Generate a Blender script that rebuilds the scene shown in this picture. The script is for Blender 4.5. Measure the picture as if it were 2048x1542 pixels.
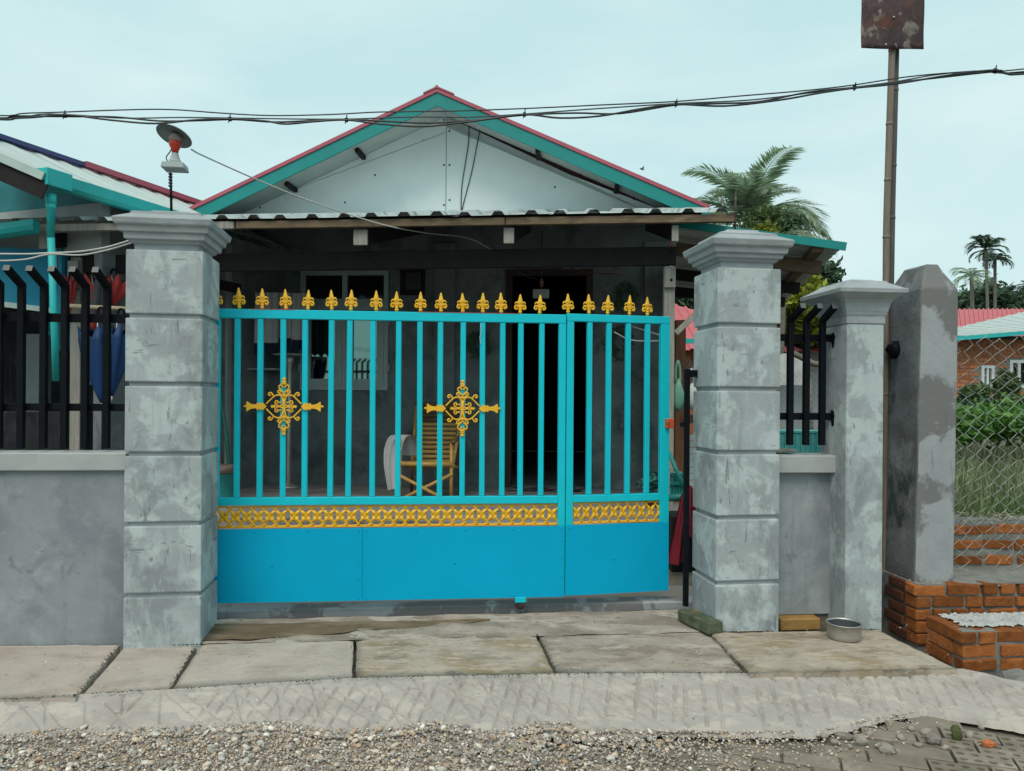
import bpy, bmesh, math, random
import numpy as np
from mathutils import Vector, Matrix
random.seed(7); rng = np.random.default_rng(7)
for o in list(bpy.data.objects): bpy.data.objects.remove(o)
SC = bpy.context.scene; COL = SC.collection
R = math.radians
# ------------------------------------------------------------------ camera
FPX, CX, CY, EYE, ROLL = 1518.0, 1024.0, 790.0, 1.45, R(0.40)
cam = bpy.data.cameras.new('camera'); cam.sensor_fit = 'HORIZONTAL'; cam.sensor_width = 36
cam.lens = 36*FPX/2048; cam.shift_y = (CY-771)/2048; cam.clip_end = 3000; cam.clip_start = 0.05
co = bpy.data.objects.new('camera', cam); COL.objects.link(co); SC.camera = co
cr, sr = math.cos(ROLL), math.sin(ROLL)
co.matrix_world = Matrix(((cr, -sr, 0, 0), (0, 0, -1, 0), (sr, cr, 0, EYE), (0, 0, 0, 1)))
SC.render.resolution_x, SC.render.resolution_y = 1024, 771
# ------------------------------------------------------------------ overcast sky, soft sun, exposure
SC.view_settings.view_transform = 'Standard'; SC.view_settings.look = 'None'
SC.view_settings.gamma = 1; SC.view_settings.use_curve_mapping = False
SC.view_settings.exposure = 0.35
wd = bpy.data.worlds.new('World'); SC.world = wd; wd.use_nodes = True
nt = wd.node_tree; nt.nodes.clear()
def wn(t, **k):
    n = nt.nodes.new(t)
    for a, b in k.items(): setattr(n, a, b)
    return n
SUN_EL, SUN_AZ = R(54), R(200)
sky = wn('ShaderNodeTexSky', sky_type='NISHITA', sun_disc=False, sun_elevation=SUN_EL, sun_rotation=SUN_AZ)
sky.air_density = 1.0; sky.dust_density = 3.0
tc = wn('ShaderNodeTexCoord'); mp = wn('ShaderNodeMapping'); mp.inputs['Scale'].default_value = (1, 1, 3.2)
nz = wn('ShaderNodeTexNoise'); nz.inputs['Scale'].default_value = 1.7; nz.inputs['Detail'].default_value = 6; nz.inputs['Roughness'].default_value = .55; nz.inputs['Distortion'].default_value = .4
rp = wn('ShaderNodeValToRGB')
rp.color_ramp.elements[0].position = .40; rp.color_ramp.elements[0].color = (4.5, 6.5, 6.65, 1)
rp.color_ramp.elements[1].position = .66; rp.color_ramp.elements[1].color = (5.7, 7.2, 7.2, 1)
mx = wn('ShaderNodeMixRGB'); mx.inputs[0].default_value = .93
bg = wn('ShaderNodeBackground'); bg.inputs['Strength'].default_value = .1
out = wn('ShaderNodeOutputWorld')
L = nt.links.new
L(tc.outputs['Generated'], mp.inputs['Vector']); L(mp.outputs['Vector'], nz.inputs['Vector']); L(nz.outputs['Fac'], rp.inputs['Fac'])
L(sky.outputs['Color'], mx.inputs[1]); L(rp.outputs['Color'], mx.inputs[2]); L(mx.outputs['Color'], bg.inputs['Color']); L(bg.outputs['Background'], out.inputs['Surface'])
sl = bpy.data.lights.new('sun', 'SUN'); sl.energy = 1.5; sl.angle = R(30); sl.color = (1, .88, .76)
so = bpy.data.objects.new('sun', sl); COL.objects.link(so)
sd = Vector((math.sin(SUN_AZ)*math.cos(SUN_EL), math.cos(SUN_AZ)*math.cos(SUN_EL), math.sin(SUN_EL)))
so.rotation_euler = sd.to_track_quat('Z', 'Y').to_euler(); so.location = sd*30
# ------------------------------------------------------------------ frames: each building line has its own axes u (along), v (away from street), z
def ray(px, py):
    a, b = px-CX, py-CY
    return ((a*cr + b*sr)/FPX, 1.0, -(-a*sr + b*cr)/FPX)
class Fr:
    def __init__(s, ox, oy, ang):
        s.o = (ox, oy); s.a = ang; s.c = math.cos(ang); s.s = math.sin(ang)
    def w(s, u, v, z=0): return Vector((s.o[0]+u*s.c-v*s.s, s.o[1]+u*s.s+v*s.c, z))
    def loc(s, x, y): x -= s.o[0]; y -= s.o[1]; return (x*s.c+y*s.s, -x*s.s+y*s.c)
    def at(s, px, py, v):
        d = ray(px, py); n = (-s.s, s.c)
        t = (v + s.o[0]*n[0] + s.o[1]*n[1])/(d[0]*n[0]+d[1]*n[1])
        return s.loc(d[0]*t, d[1]*t)[0], EYE+d[2]*t
    def u(s, px, v, py=800): return s.at(px, py, v)[0]
    def z(s, px, py, v): return s.at(px, py, v)[1]
    def p(s, px, py, v): u, z = s.at(px, py, v); return (u, v, z)
    def g(s, px, py, z=0):
        d = ray(px, py); t = (z-EYE)/d[2]
        return s.loc(d[0]*t, d[1]*t)
    def gp(s, px, py, z=0): return (*s.g(px, py, z), z)
W = Fr(0, 0, 0)
def fr_at(px, py, z, ang): return Fr(*W.g(px, py, z), ang)
GF = fr_at(401, 1287, 0, R(5.6))       # gate and boundary wall
P1 = fr_at(401, 1287, 0, R(8.0))       # left pillar
P2 = fr_at(1431, 1262, 0, R(8.0))      # right pillar
HF = Fr(*W.p(893, 790, 9.5)[:2], R(-4.7))  # house
# ------------------------------------------------------------------ mesh builder
class MB:
    def __init__(s): s.v = []; s.f = []; s.sm = []
    def add(s, vs, fs, sm=False):
        n = len(s.v); s.v += [tuple(p) for p in vs]; s.f += [[n+i for i in f] for f in fs]; s.sm += [sm]*len(fs); return s
    def box(s, x0, x1, y0, y1, z0, z1):
        if x0 > x1: x0, x1 = x1, x0
        if y0 > y1: y0, y1 = y1, y0
        if z0 > z1: z0, z1 = z1, z0
        return s.add([(x0,y0,z0),(x1,y0,z0),(x1,y1,z0),(x0,y1,z0),(x0,y0,z1),(x1,y0,z1),(x1,y1,z1),(x0,y1,z1)],
                     [(0,3,2,1),(4,5,6,7),(0,1,5,4),(1,2,6,5),(2,3,7,6),(3,0,4,7)])
    def hexa(s, q):  # 8 points: bottom 4 ccw, top 4
        return s.add(q, [(0,3,2,1),(4,5,6,7),(0,1,5,4),(1,2,6,5),(2,3,7,6),(3,0,4,7)])
    def bar(s, a, b, w, h, up=(0,0,1)):
        a = Vector(a); b = Vector(b); d = (b-a).normalized(); up = Vector(up)
        if abs(d.dot(up)) > .98: up = Vector((0,1,0))
        x = d.cross(up).normalized()*w/2; y = x.cross(d).normalized()*h/2
        return s.add([a-x-y, a+x-y, a+x+y, a-x+y, b-x-y, b+x-y, b+x+y, b-x+y],
                     [(0,1,2,3),(7,6,5,4),(0,4,5,1),(1,5,6,2),(2,6,7,3),(3,7,4,0)])
    def prism(s, poly, y0, y1, ax='y'):  # polygon (a,b) extruded; ax y: a=x,b=z   ax z: a=x,b=y   ax x: a=y,b=z
        n = len(poly)
        def m(p, t): return (p[0], t, p[1]) if ax == 'y' else ((p[0], p[1], t) if ax == 'z' else (t, p[0], p[1]))
        return s.add([m(p, y0) for p in poly]+[m(p, y1) for p in poly],
                     [list(range(n)), list(range(2*n-1, n-1, -1))]+[(i, n+i, n+(i+1)%n, (i+1)%n) for i in range(n)])
    def tube(s, pts, r, n=6, cap=True, flat=1.0):
        pts = [Vector(p) for p in pts]; m = len(pts); rs = r if isinstance(r, (list, tuple)) else [r]*m
        vs = []; px = None
        for i, p in enumerate(pts):
            d = (pts[min(i+1, m-1)]-pts[max(i-1, 0)]).normalized()
            if px is None:
                px = d.cross(Vector((0,0,1)) if abs(d.z) < .9 else Vector((0,1,0))).normalized()
            px = (px - d*px.dot(d)).normalized(); py = d.cross(px)
            for k in range(n):
                t = 2*math.pi*k/n; vs.append(p+(px*math.cos(t)+py*math.sin(t))*rs[i])
        fs = [(i*n+k, i*n+(k+1)%n, (i+1)*n+(k+1)%n, (i+1)*n+k) for i in range(m-1) for k in range(n)]
        if cap: fs += [list(range(n-1, -1, -1)), list(range((m-1)*n, m*n))]
        return s.add(vs, fs, True)
    def lathe(s, prof, n=12, c=(0,0,0), sy=1.0, axis='z'):
        vs = []
        for r, z in prof:
            for k in range(n):
                t = 2*math.pi*k/n; a, b = r*math.cos(t), r*math.sin(t)*sy
                vs.append((c[0]+a, c[1]+b, c[2]+z) if axis == 'z' else (c[0]+z, c[1]+b, c[2]+a))
        m = len(prof)
        fs = [(i*n+k, i*n+(k+1)%n, (i+1)*n+(k+1)%n, (i+1)*n+k) for i in range(m-1) for k in range(n)]
        fs += [list(range(n-1, -1, -1)), list(range((m-1)*n, m*n))]
        return s.add(vs, fs, True)
    def rings(s, rings):  # list of equal-length point loops
        n = len(rings[0]); vs = [p for r in rings for p in r]; m = len(rings)
        fs = [(i*n+k, i*n+(k+1)%n, (i+1)*n+(k+1)%n, (i+1)*n+k) for i in range(m-1) for k in range(n)]
        return s.add(vs, fs+[list(range(n-1, -1, -1)), list(range((m-1)*n, m*n))])
    def grid(s, fn, nu, nv, sm=True):
        vs = [fn(i/nu, j/nv) for j in range(nv+1) for i in range(nu+1)]
        return s.add(vs, [(j*(nu+1)+i, j*(nu+1)+i+1, (j+1)*(nu+1)+i+1, (j+1)*(nu+1)+i) for j in range(nv) for i in range(nu)], sm)
    def mesh(s, name, mat, off=(0,0,0), bev=0, jit=0, seg=1, solid=0):
        me = bpy.data.meshes.new(name)
        me.from_pydata([(p[0]-off[0], p[1]-off[1], p[2]-off[2]) for p in s.v], [], s.f)
        me.polygons.foreach_set('use_smooth', s.sm)
        if bev or jit or solid:
            bm = bmesh.new(); bm.from_mesh(me)
            bmesh.ops.recalc_face_normals(bm, faces=bm.faces)
            if bev:
                es = [e for e in bm.edges if len(e.link_faces) == 2 and e.calc_face_angle(0) > .5]
                bmesh.ops.bevel(bm, geom=es, offset=bev, segments=seg, affect='EDGES', profile=.6, clamp_overlap=True)
            if jit:
                for v in bm.verts: v.co += Vector((random.gauss(0, jit), random.gauss(0, jit), random.gauss(0, jit)))
            if solid:
                bmesh.ops.solidify(bm, geom=bm.faces[:], thickness=solid)
            bm.to_mesh(me); bm.free()
        me.materials.append(mat); return me
def np_mesh(name, V, F, mat, smooth=True):
    me = bpy.data.meshes.new(name); k = F.shape[1]
    me.vertices.add(len(V)); me.vertices.foreach_set('co', V.astype(np.float32).ravel())
    me.loops.add(F.size); me.loops.foreach_set('vertex_index', F.astype(np.int32).ravel())
    me.polygons.add(len(F)); me.polygons.foreach_set('loop_start', np.arange(0, F.size, k, dtype=np.int32))
    me.polygons.foreach_set('loop_total', np.full(len(F), k, dtype=np.int32))
    me.polygons.foreach_set('use_smooth', np.full(len(F), smooth))
    me.update(calc_edges=True); me.validate(); me.materials.append(mat); return me
# ------------------------------------------------------------------ objects
class T:
    def __init__(s, name, label, cat, fr, base, group=None, kind=None):
        s.fr, s.b = fr, base
        o = s.o = bpy.data.objects.new(name, None); COL.objects.link(o); o.empty_display_size = .1
        o.location = fr.w(*base); o.rotation_euler = (0, 0, fr.a); tag(o, label, cat, group, kind)
    def part(s, name, mb, mat, parent=None, label=None, kind=None, **k):
        o = bpy.data.objects.new(name, mb.mesh(name, mat, s.b, **k)); COL.objects.link(o); o.parent = parent or s.o
        if label: o['label'] = label
        if kind: o['kind'] = kind
        return o
    def inst(s, name, me, loc, rot=(0,0,0), scale=(1,1,1), parent=None, label=None):
        o = bpy.data.objects.new(name, me); COL.objects.link(o); o.parent = parent or s.o
        o.location = (loc[0]-s.b[0], loc[1]-s.b[1], loc[2]-s.b[2]); o.rotation_euler = rot; o.scale = scale
        if label: o['label'] = label
        return o
def tag(o, label, cat=None, group=None, kind=None):
    if label: o['label'] = label
    if cat: o['category'] = cat
    if group: o['group'] = group
    if kind: o['kind'] = kind
def S(name, label, cat, fr, base, mb, mat, group=None, kind=None, **k):
    me = mb if isinstance(mb, bpy.types.Mesh) else mb.mesh(name, mat, base, **k)
    o = bpy.data.objects.new(name, me); COL.objects.link(o)
    o.location = fr.w(*base); o.rotation_euler = (0, 0, fr.a); tag(o, label, cat, group, kind); return o
def crv(pts, n=6):  # Catmull-Rom
    P = [Vector(p) for p in pts]; P = [2*P[0]-P[1]]+P+[2*P[-1]-P[-2]]; out = []
    for i in range(1, len(P)-2):
        for k in range(n):
            t = k/n; a, b, c, d = P[i-1:i+3]
            out.append(.5*((2*b)+(c-a)*t+(2*a-5*b+4*c-d)*t*t+(3*b-a-3*c+d)*t**3))
    return out+[P[-2]]
# ------------------------------------------------------------------ materials
def lin(r, g, b): return tuple(((c/255)/12.92 if c/255 <= .04045 else ((c/255+.055)/1.055)**2.4) for c in (r, g, b))
def M(name, col, rough=.75, metal=0, var=.18, scale=5, layers=(), bump=0, bscale=40, isl=0, orand=0, spec=.4, stretch=(1,1,1), trans=0, islc=()):
    m = bpy.data.materials.new(name); m.use_nodes = True; t = m.node_tree; N = t.nodes; l = t.links.new
    b = N['Principled BSDF']; b.inputs['Roughness'].default_value = rough; b.inputs['Metallic'].default_value = metal
    b.inputs['Specular IOR Level'].default_value = spec
    geo = N.new('ShaderNodeNewGeometry')
    def noise(sc, det=6, st=(1,1,1), ro=.6, dist=0):
        mp = N.new('ShaderNodeMapping'); mp.inputs['Scale'].default_value = st; l(geo.outputs['Position'], mp.inputs['Vector'])
        n = N.new('ShaderNodeTexNoise'); n.inputs['Scale'].default_value = sc; n.inputs['Detail'].default_value = det
        n.inputs['Roughness'].default_value = ro; n.inputs['Distortion'].default_value = dist
        l(mp.outputs['Vector'], n.inputs['Vector']); return n.outputs['Fac']
    def rampf(f, lo, hi, a=0, c=1):
        r = N.new('ShaderNodeMapRange'); r.inputs[1].default_value = lo; r.inputs[2].default_value = hi
        r.inputs[3].default_value = a; r.inputs[4].default_value = c; l(f, r.inputs[0]); return r.outputs[0]
    def scale_col(c, f):
        v = N.new('ShaderNodeVectorMath'); v.operation = 'SCALE'; l(c, v.inputs[0]); l(f, v.inputs['Scale']); return v.outputs[0]
    rgb = N.new('ShaderNodeRGB'); rgb.outputs[0].default_value = (*col, 1); c = rgb.outputs[0]
    if var: c = scale_col(c, rampf(noise(scale, 7, stretch), .3, .7, 1-var, 1+var))
    for (lc, sc, lo, hi, amt, st) in layers:
        mxn = N.new('ShaderNodeMixRGB'); mxn.inputs[2].default_value = (*lc, 1)
        l(rampf(noise(sc, 8, st, .62, .3), lo, hi, 0, amt), mxn.inputs[0]); l(c, mxn.inputs[1]); c = mxn.outputs[0]
    for (lc, lo, hi) in islc:
        rp_ = N.new('ShaderNodeMath'); rp_.operation = 'MULTIPLY'; rp_.inputs[1].default_value = 7.31; l(geo.outputs['Random Per Island'], rp_.inputs[0])
        fr2 = N.new('ShaderNodeMath'); fr2.operation = 'FRACT'; l(rp_.outputs[0], fr2.inputs[0])
        cm = N.new('ShaderNodeMath'); cm.operation = 'COMPARE'; cm.inputs[1].default_value = (lo+hi)/2; cm.inputs[2].default_value = (hi-lo)/2; l(fr2.outputs[0], cm.inputs[0])
        mxn = N.new('ShaderNodeMixRGB'); mxn.inputs[2].default_value = (*lc, 1); l(cm.outputs[0], mxn.inputs[0]); l(c, mxn.inputs[1]); c = mxn.outputs[0]
    if isl: c = scale_col(c, rampf(geo.outputs['Random Per Island'], 0, 1, 1-isl, 1+isl))
    if orand:
        oi = N.new('ShaderNodeObjectInfo'); c = scale_col(c, rampf(oi.outputs['Random'], 0, 1, 1-orand, 1+orand))
    l(c, b.inputs['Base Color'])
    if trans:
        b.inputs['Subsurface Weight'].default_value = 0
        tr = N.new('ShaderNodeBsdfTranslucent'); l(c, tr.inputs['Color']); ms = N.new('ShaderNodeMixShader'); ms.inputs[0].default_value = trans
        l(b.outputs[0], ms.inputs[1]); l(tr.outputs[0], ms.inputs[2]); l(ms.outputs[0], N['Material Output'].inputs['Surface'])
    if bump:
        bn = N.new('ShaderNodeBump'); bn.inputs['Strength'].default_value = min(1, bump*1.0); bn.inputs['Distance'].default_value = .01
        l(noise(bscale, 8), bn.inputs['Height']); l(bn.outputs['Normal'], b.inputs['Normal'])
    return m
ONE = (1,1,1); DRIP = (6,6,.5); HOR = (.6,.6,4)
m_pillar = M('pillar_concrete', (.335,.37,.38), .85, var=.16, scale=3, bump=.3, bscale=35, layers=[((.48,.545,.55),4.5,.49,.55,.85,ONE),((.22,.24,.255),3.2,.53,.61,.75,(1,1,.7)),((.40,.47,.48),15,.55,.6,.5,(1.5,1.5,.5)),((.20,.245,.26),2.0,.58,.72,.5,DRIP),((.135,.18,.19),13,.63,.69,.75,(1.6,1.6,.8)),((.09,.12,.13),34,.70,.73,.8,ONE),((.16,.185,.195),7,.655,.67,.75,(2.6,2.6,.35)),((.17,.19,.2),5,.66,.672,.7,(.8,.8,5))])
m_cap = M('cap_concrete', (.33,.36,.375), .85, var=.15, scale=4, bump=.2, bscale=40, layers=[((.22,.22,.235),3,.5,.65,.5,ONE),((.50,.53,.54),6,.55,.7,.5,HOR)])
m_wall = M('wall_concrete', (.255,.28,.295), .88, var=.18, scale=2.5, bump=.3, bscale=30, layers=[((.34,.38,.39),3,.52,.62,.65,ONE),((.175,.195,.225),2.3,.5,.62,.75,ONE),((.14,.165,.18),9,.6,.68,.6,ONE),((.2,.22,.23),1.7,.55,.7,.45,DRIP),((.45,.47,.48),9,.66,.74,.4,(1,1,2))])
m_coping = M('coping_concrete', (.38,.40,.40), .85, var=.12, scale=4, bump=.15)
m_post = M('post_concrete', (.32,.34,.355), .9, var=.12, scale=4, bump=.4, bscale=26, layers=[((.17,.168,.167),2.6,.46,.50,.95,(1,1,.8)),((.40,.41,.41),3.5,.6,.64,.5,ONE),((.10,.11,.12),5,.62,.7,.5,DRIP)])
m_slab = M('slab_concrete', (.43,.375,.33), .92, var=.14, scale=3, bump=.5, bscale=60, layers=[((.33,.275,.23),2.6,.5,.62,.6,(.9,1.6,1)),((.47,.40,.345),12,.53,.6,.5,(.7,1.8,1)),((.20,.165,.135),24,.62,.67,.7,(.6,1.6,1)),((.27,.19,.09),1.7,.6,.68,.6,ONE)], spec=.2)
m_slabmoss = M('slab_stained', (.385,.325,.265), .92, var=.16, scale=3, bump=.55, bscale=50, layers=[((.28,.205,.11),2.6,.48,.6,.7,(.9,1.5,1)),((.215,.185,.14),4.6,.53,.62,.7,(.8,1.5,1)),((.48,.40,.33),11,.53,.6,.7,(.7,1.7,1)),((.17,.135,.10),24,.58,.64,.6,(.6,1.6,1))], spec=.2)
m_slabworn = M('slab_worn', (.37,.315,.265), .92, var=.2, scale=4, bump=.8, bscale=70, layers=[((.25,.205,.165),3.4,.48,.57,.85,(.7,1.6,1)),((.48,.42,.37),2.3,.55,.58,.85,(.8,1.8,1)),((.15,.12,.095),22,.57,.64,.6,(.6,1.6,1)),((.56,.45,.34),38,.62,.67,.7,ONE)], spec=.2)
m_ramp = M('ramp_cement', (.385,.35,.325), .92, var=.1, scale=3, bump=.4, bscale=70, layers=[((.49,.44,.385),5.5,.53,.57,.8,(.8,1.5,1)),((.31,.275,.255),2.4,.5,.62,.65,ONE),((.46,.40,.35),17,.54,.58,.5,ONE),((.19,.15,.12),15,.66,.70,.7,(.5,2,1))], spec=.2)
m_dirt = M('dirt', (.16,.14,.11), .95, var=.3, scale=4, bump=.6, bscale=30)
m_yard = M('yard_concrete', (.30,.255,.225), .9, var=.2, scale=2, bump=.2, layers=[((.26,.25,.24),3,.5,.65,.7,ONE)])
m_gravel = M('gravel', (.47,.37,.29), .85, var=.2, scale=3, isl=.33, islc=[((.36,.335,.32),.0,.22),((.44,.31,.21),.22,.36),((.62,.57,.50),.36,.58),((.17,.16,.165),.58,.63)], layers=[((.50,.44,.39),22,.5,.56,.6,ONE),((.22,.20,.20),17,.6,.64,.6,ONE)], spec=.2)
m_stone = M('stone_grey', (.27,.235,.205), .9, var=.25, scale=12, bump=.6, bscale=40, layers=[((.16,.18,.07),6,.55,.65,.7,ONE)], orand=.2)
m_paver = M('paver', (.22,.185,.15), .92, var=.2, scale=8, bump=.5, spec=.2, layers=[((.34,.30,.25),6,.55,.66,.7,ONE),((.18,.165,.12),4,.5,.65,.6,ONE)], orand=.14)
m_teal = M('gate_teal_paint', (.003,.53,.65), .42, var=.05, scale=9, spec=.3, bump=.04, bscale=25, layers=[((.02,.60,.70),3,.6,.75,.25,ONE)])
m_sheet = M('gate_sheet_paint', (.0005,.37,.61), .5, var=.04, scale=2, spec=.12, bump=.05, bscale=5, layers=[((.0005,.32,.53),1.6,.5,.75,.45,ONE)])
m_gold = M('gold_paint', (.84,.46,.02), .42, var=.10, scale=30, spec=.5, layers=[((.35,.17,.015),45,.62,.72,.6,ONE)])
m_goldd = M('gold_paint_deep', (.80,.44,.008), .45, var=.12, scale=30, spec=.5)
m_primer = M('red_primer', (.40,.10,.09), .7, var=.2)
m_orange = M('orange_plastic', (.55,.09,.025), .5, var=.1)
m_black = M('black_iron', (.004,.006,.009), .6, var=.3, scale=20, spec=.12)
m_blackend = M('black_iron_end', (.10,.11,.115), .5)
m_iron = M('iron_worn', (.20,.18,.17), .6, .3, layers=[((.14,.08,.05),10,.5,.65,.7,ONE)])
m_wood = M('wood_grey', (.30,.285,.255), .85, var=.22, scale=14, stretch=(3,3,.3), bump=.25, layers=[((.13,.115,.10),9,.58,.7,.7,(2,2,.3))])
m_woodb = M('wood_brown', (.15,.105,.065), .85, var=.3, scale=6, stretch=(.6,3,6), bump=.25, layers=[((.08,.055,.04),5,.5,.65,.8,(1,1,3)),((.30,.24,.15),4,.6,.7,.5,(1,1,3))])
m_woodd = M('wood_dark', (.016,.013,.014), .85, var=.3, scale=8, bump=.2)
m_bamboo = M('bamboo_grey', (.20,.155,.125), .7, var=.2, scale=10, stretch=(4,4,.6), layers=[((.12,.095,.08),6,.55,.7,.6,(4,4,.5))])
m_bambood = M('bamboo_dark', (.09,.085,.085), .7, var=.3, scale=8, stretch=(4,4,.6))
m_cane = M('cane_yellow', (.55,.32,.09), .45, var=.2, scale=14, layers=[((.2,.10,.03),22,.6,.7,.6,ONE)])
m_caned = M('cane_brown', (.16,.085,.035), .5, var=.25, scale=14)
m_green = M('fascia_green', (.004,.225,.215), .5, var=.08, scale=3)
m_red = M('roof_red', (.40,.09,.13), .5, var=.12, scale=3, layers=[((.36,.07,.09),4,.5,.7,.5,ONE)])
m_redfar = M('roof_red_far', (.50,.12,.135), .55, var=.08)
m_board = M('gable_board', (.80,.89,.91), .9, var=.05, scale=1.3, spec=.15, layers=[((.64,.78,.80),1.1,.52,.75,.5,(1,1,1.4)),((.30,.36,.36),7,.72,.76,.6,ONE)])
m_soffit = M('soffit_sheet', (.46,.53,.52), .6, var=.1)
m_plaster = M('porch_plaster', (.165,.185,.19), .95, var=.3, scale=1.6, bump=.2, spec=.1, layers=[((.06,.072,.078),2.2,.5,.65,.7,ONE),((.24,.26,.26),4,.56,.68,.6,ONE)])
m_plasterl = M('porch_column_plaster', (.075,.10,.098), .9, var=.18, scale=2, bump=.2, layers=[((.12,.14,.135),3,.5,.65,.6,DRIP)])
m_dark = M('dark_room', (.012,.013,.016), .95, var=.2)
m_zinc = M('awning_sheet', (.47,.52,.51), .6, .1, var=.15, scale=3, layers=[((.16,.14,.13),5,.55,.63,.8,ONE),((.25,.13,.08),8,.6,.66,.7,ONE)])
m_zincu = M('lean_to_sheet', (.42,.46,.45), .55, .1, var=.12, scale=3)
m_tin = M('neighbour_roof_sheet', (.46,.52,.50), .5, .1, var=.08, scale=2, layers=[((.35,.38,.38),9,.7,.75,.6,ONE)])
m_gutter = M('gutter_teal', (.02,.42,.42), .45, var=.06)
m_blue = M('neighbour_blue', (.01,.21,.34), .7, var=.08)
m_pale = M('pale_trim', (.45,.55,.52), .7, var=.1)
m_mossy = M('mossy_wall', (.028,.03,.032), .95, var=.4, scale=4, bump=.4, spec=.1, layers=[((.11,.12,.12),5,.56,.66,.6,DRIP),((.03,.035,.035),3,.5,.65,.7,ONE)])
m_greyw = M('grey_plaster', (.33,.36,.365), .85, var=.12, scale=3)
m_winf = M('window_frame_paint', (.33,.42,.425), .5, var=.08)
m_glass = M('window_glass_dark', (.006,.008,.010), .05, spec=.25, var=0)
m_mirror = M('window_glass_reflective', (.17,.26,.235), .03, 1.0, var=0)
m_rust = M('rusty_plate', (.075,.045,.048), .7, .2, var=.4, scale=9, layers=[((.15,.055,.035),5,.52,.6,.8,ONE),((.29,.26,.22),7,.55,.62,.8,(1.2,1,.7)),((.035,.025,.035),4,.5,.58,.85,ONE),((.34,.33,.32),13,.62,.66,.6,ONE)])
m_brick = M('brick', (.30,.10,.03), .92, var=.3, scale=14, bump=.7, bscale=50, orand=.35, spec=.15, layers=[((.19,.06,.02),7,.53,.62,.75,ONE),((.45,.32,.22),16,.64,.72,.5,ONE)])
m_brickfar = M('brick_far', (.36,.135,.06), .9, var=.2, scale=6, orand=.2)
m_brickold = M('brick_yellow', (.33,.19,.06), .9, var=.2, scale=14, bump=.3)
m_mortar = M('mortar', (.21,.21,.195), .95, var=.3, scale=12, bump=.9, bscale=40, layers=[((.12,.125,.12),6,.55,.66,.7,ONE)])
m_mortarw = M('mortar_white', (.42,.42,.41), .95, var=.15, scale=12, bump=.9, bscale=35, layers=[((.14,.14,.14),28,.60,.64,.9,(1,1,1))])
m_moss = M('mossy_brick', (.085,.10,.06), .95, var=.4, scale=14, bump=.8, layers=[((.33,.15,.03),9,.60,.68,.8,ONE)])
m_cable = M('cable_black', (.016,.018,.025), .35, var=.1, spec=.6)
m_cabledk = M('cable_grey', (.10,.11,.115), .4, var=.1)
m_cablew = M('cable_white', (.55,.54,.52), .5, var=.1)
m_wire = M('fence_wire', (.42,.45,.43), .6, .15, var=.2)
m_shade = M('lamp_shade_grey', (.22,.27,.285), .45, .4, var=.1)
m_lampb = M('lamp_base_grey', (.36,.42,.42), .7, var=.1)
m_bulb = M('red_bulb', (.55,.05,.03), .3, var=.05)
m_alu = M('aluminium', (.46,.45,.42), .45, .75, var=.12, scale=8, layers=[((.20,.18,.15),9,.6,.7,.6,ONE)])
m_aluin = M('pan_inside', (.10,.12,.125), .4, .3)
m_cloth = M('cloth_white', (.50,.49,.50), .95, var=.1)
m_clothd = M('cloth_navy', (.02,.025,.05), .95)
m_cred = M('cloth_red', (.24,.02,.035), .95, var=.2)
m_umbr = M('umbrella_red', (.36,.03,.03), .7, var=.1)
m_umbb = M('umbrella_blue', (.003,.035,.13), .6, var=.2)
m_bag = M('plastic_green', (.19,.42,.32), .4, var=.15, trans=.25)
m_bagw = M('plastic_white', (.52,.55,.53), .5, var=.15)
m_bucket = M('plastic_teal', (.02,.22,.21), .5)
m_white = M('white_paint', (.62,.66,.65), .6, var=.08)
def leafm(n, c, isl=.45): return M(n, c, .6, var=.25, scale=1.2, isl=isl, trans=.25, spec=.3)
m_leaf = leafm('leaf_green', (.10,.155,.06)); m_leafd = leafm('leaf_dark', (.05,.095,.05)); m_leafy = leafm('leaf_yellow', (.22,.25,.03))
m_palm = M('palm_leaf', (.30,.40,.27), .6, var=.2, isl=.3, trans=.5, spec=.3); m_palmd = leafm('palm_leaf_dark', (.055,.10,.06))
m_grass = leafm('grass_blades', (.20,.23,.125), .5); m_grassg = leafm('grass_green', (.10,.20,.05), .4)
m_trunk = M('trunk_bark', (.16,.145,.125), .9, var=.3, scale=10)
m_straw = M('dry_leaves', (.30,.26,.19), .9, isl=.4, var=.2)
# ================================================================== GROUND
ZS = -.135      # street level below the pavement slabs
gr = MB()
def ground_z(x, y): return ZS-.02
gr.add([(-900,-400,ZS-.02),(900,-400,ZS-.02),(900,1800,ZS-.02),(-900,1800,ZS-.02)], [(0,1,2,3)])
S('ground', 'bare brown earth under everything', None, W, (0,0,0), gr, m_dirt, kind='structure')
# yard behind the gate, porch floor is part of the house
ya = MB(); yl = [GF.gp(-900, 1250)[:2]]
ya.box(-6, 3.75, .62, 9.5, -.17, -.005)
S('yard_ground', 'pale concrete yard behind the gate', None, GF, (0,1,0), ya, m_yard, kind='structure')
# field on the right beyond the low brick wall
fd = MB(); fd.add([(-30,5.9,.02),(80,5.9,.02),(80,160,.35),(-30,160,.35),(-30,5.3,-.18),(80,5.3,-.18)], [(0,1,2,3),(4,5,1,0)])
S('field_ground', 'grassy field beyond the chain link', None, W, (5,8,0), fd, m_dirt, kind='structure')
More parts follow.
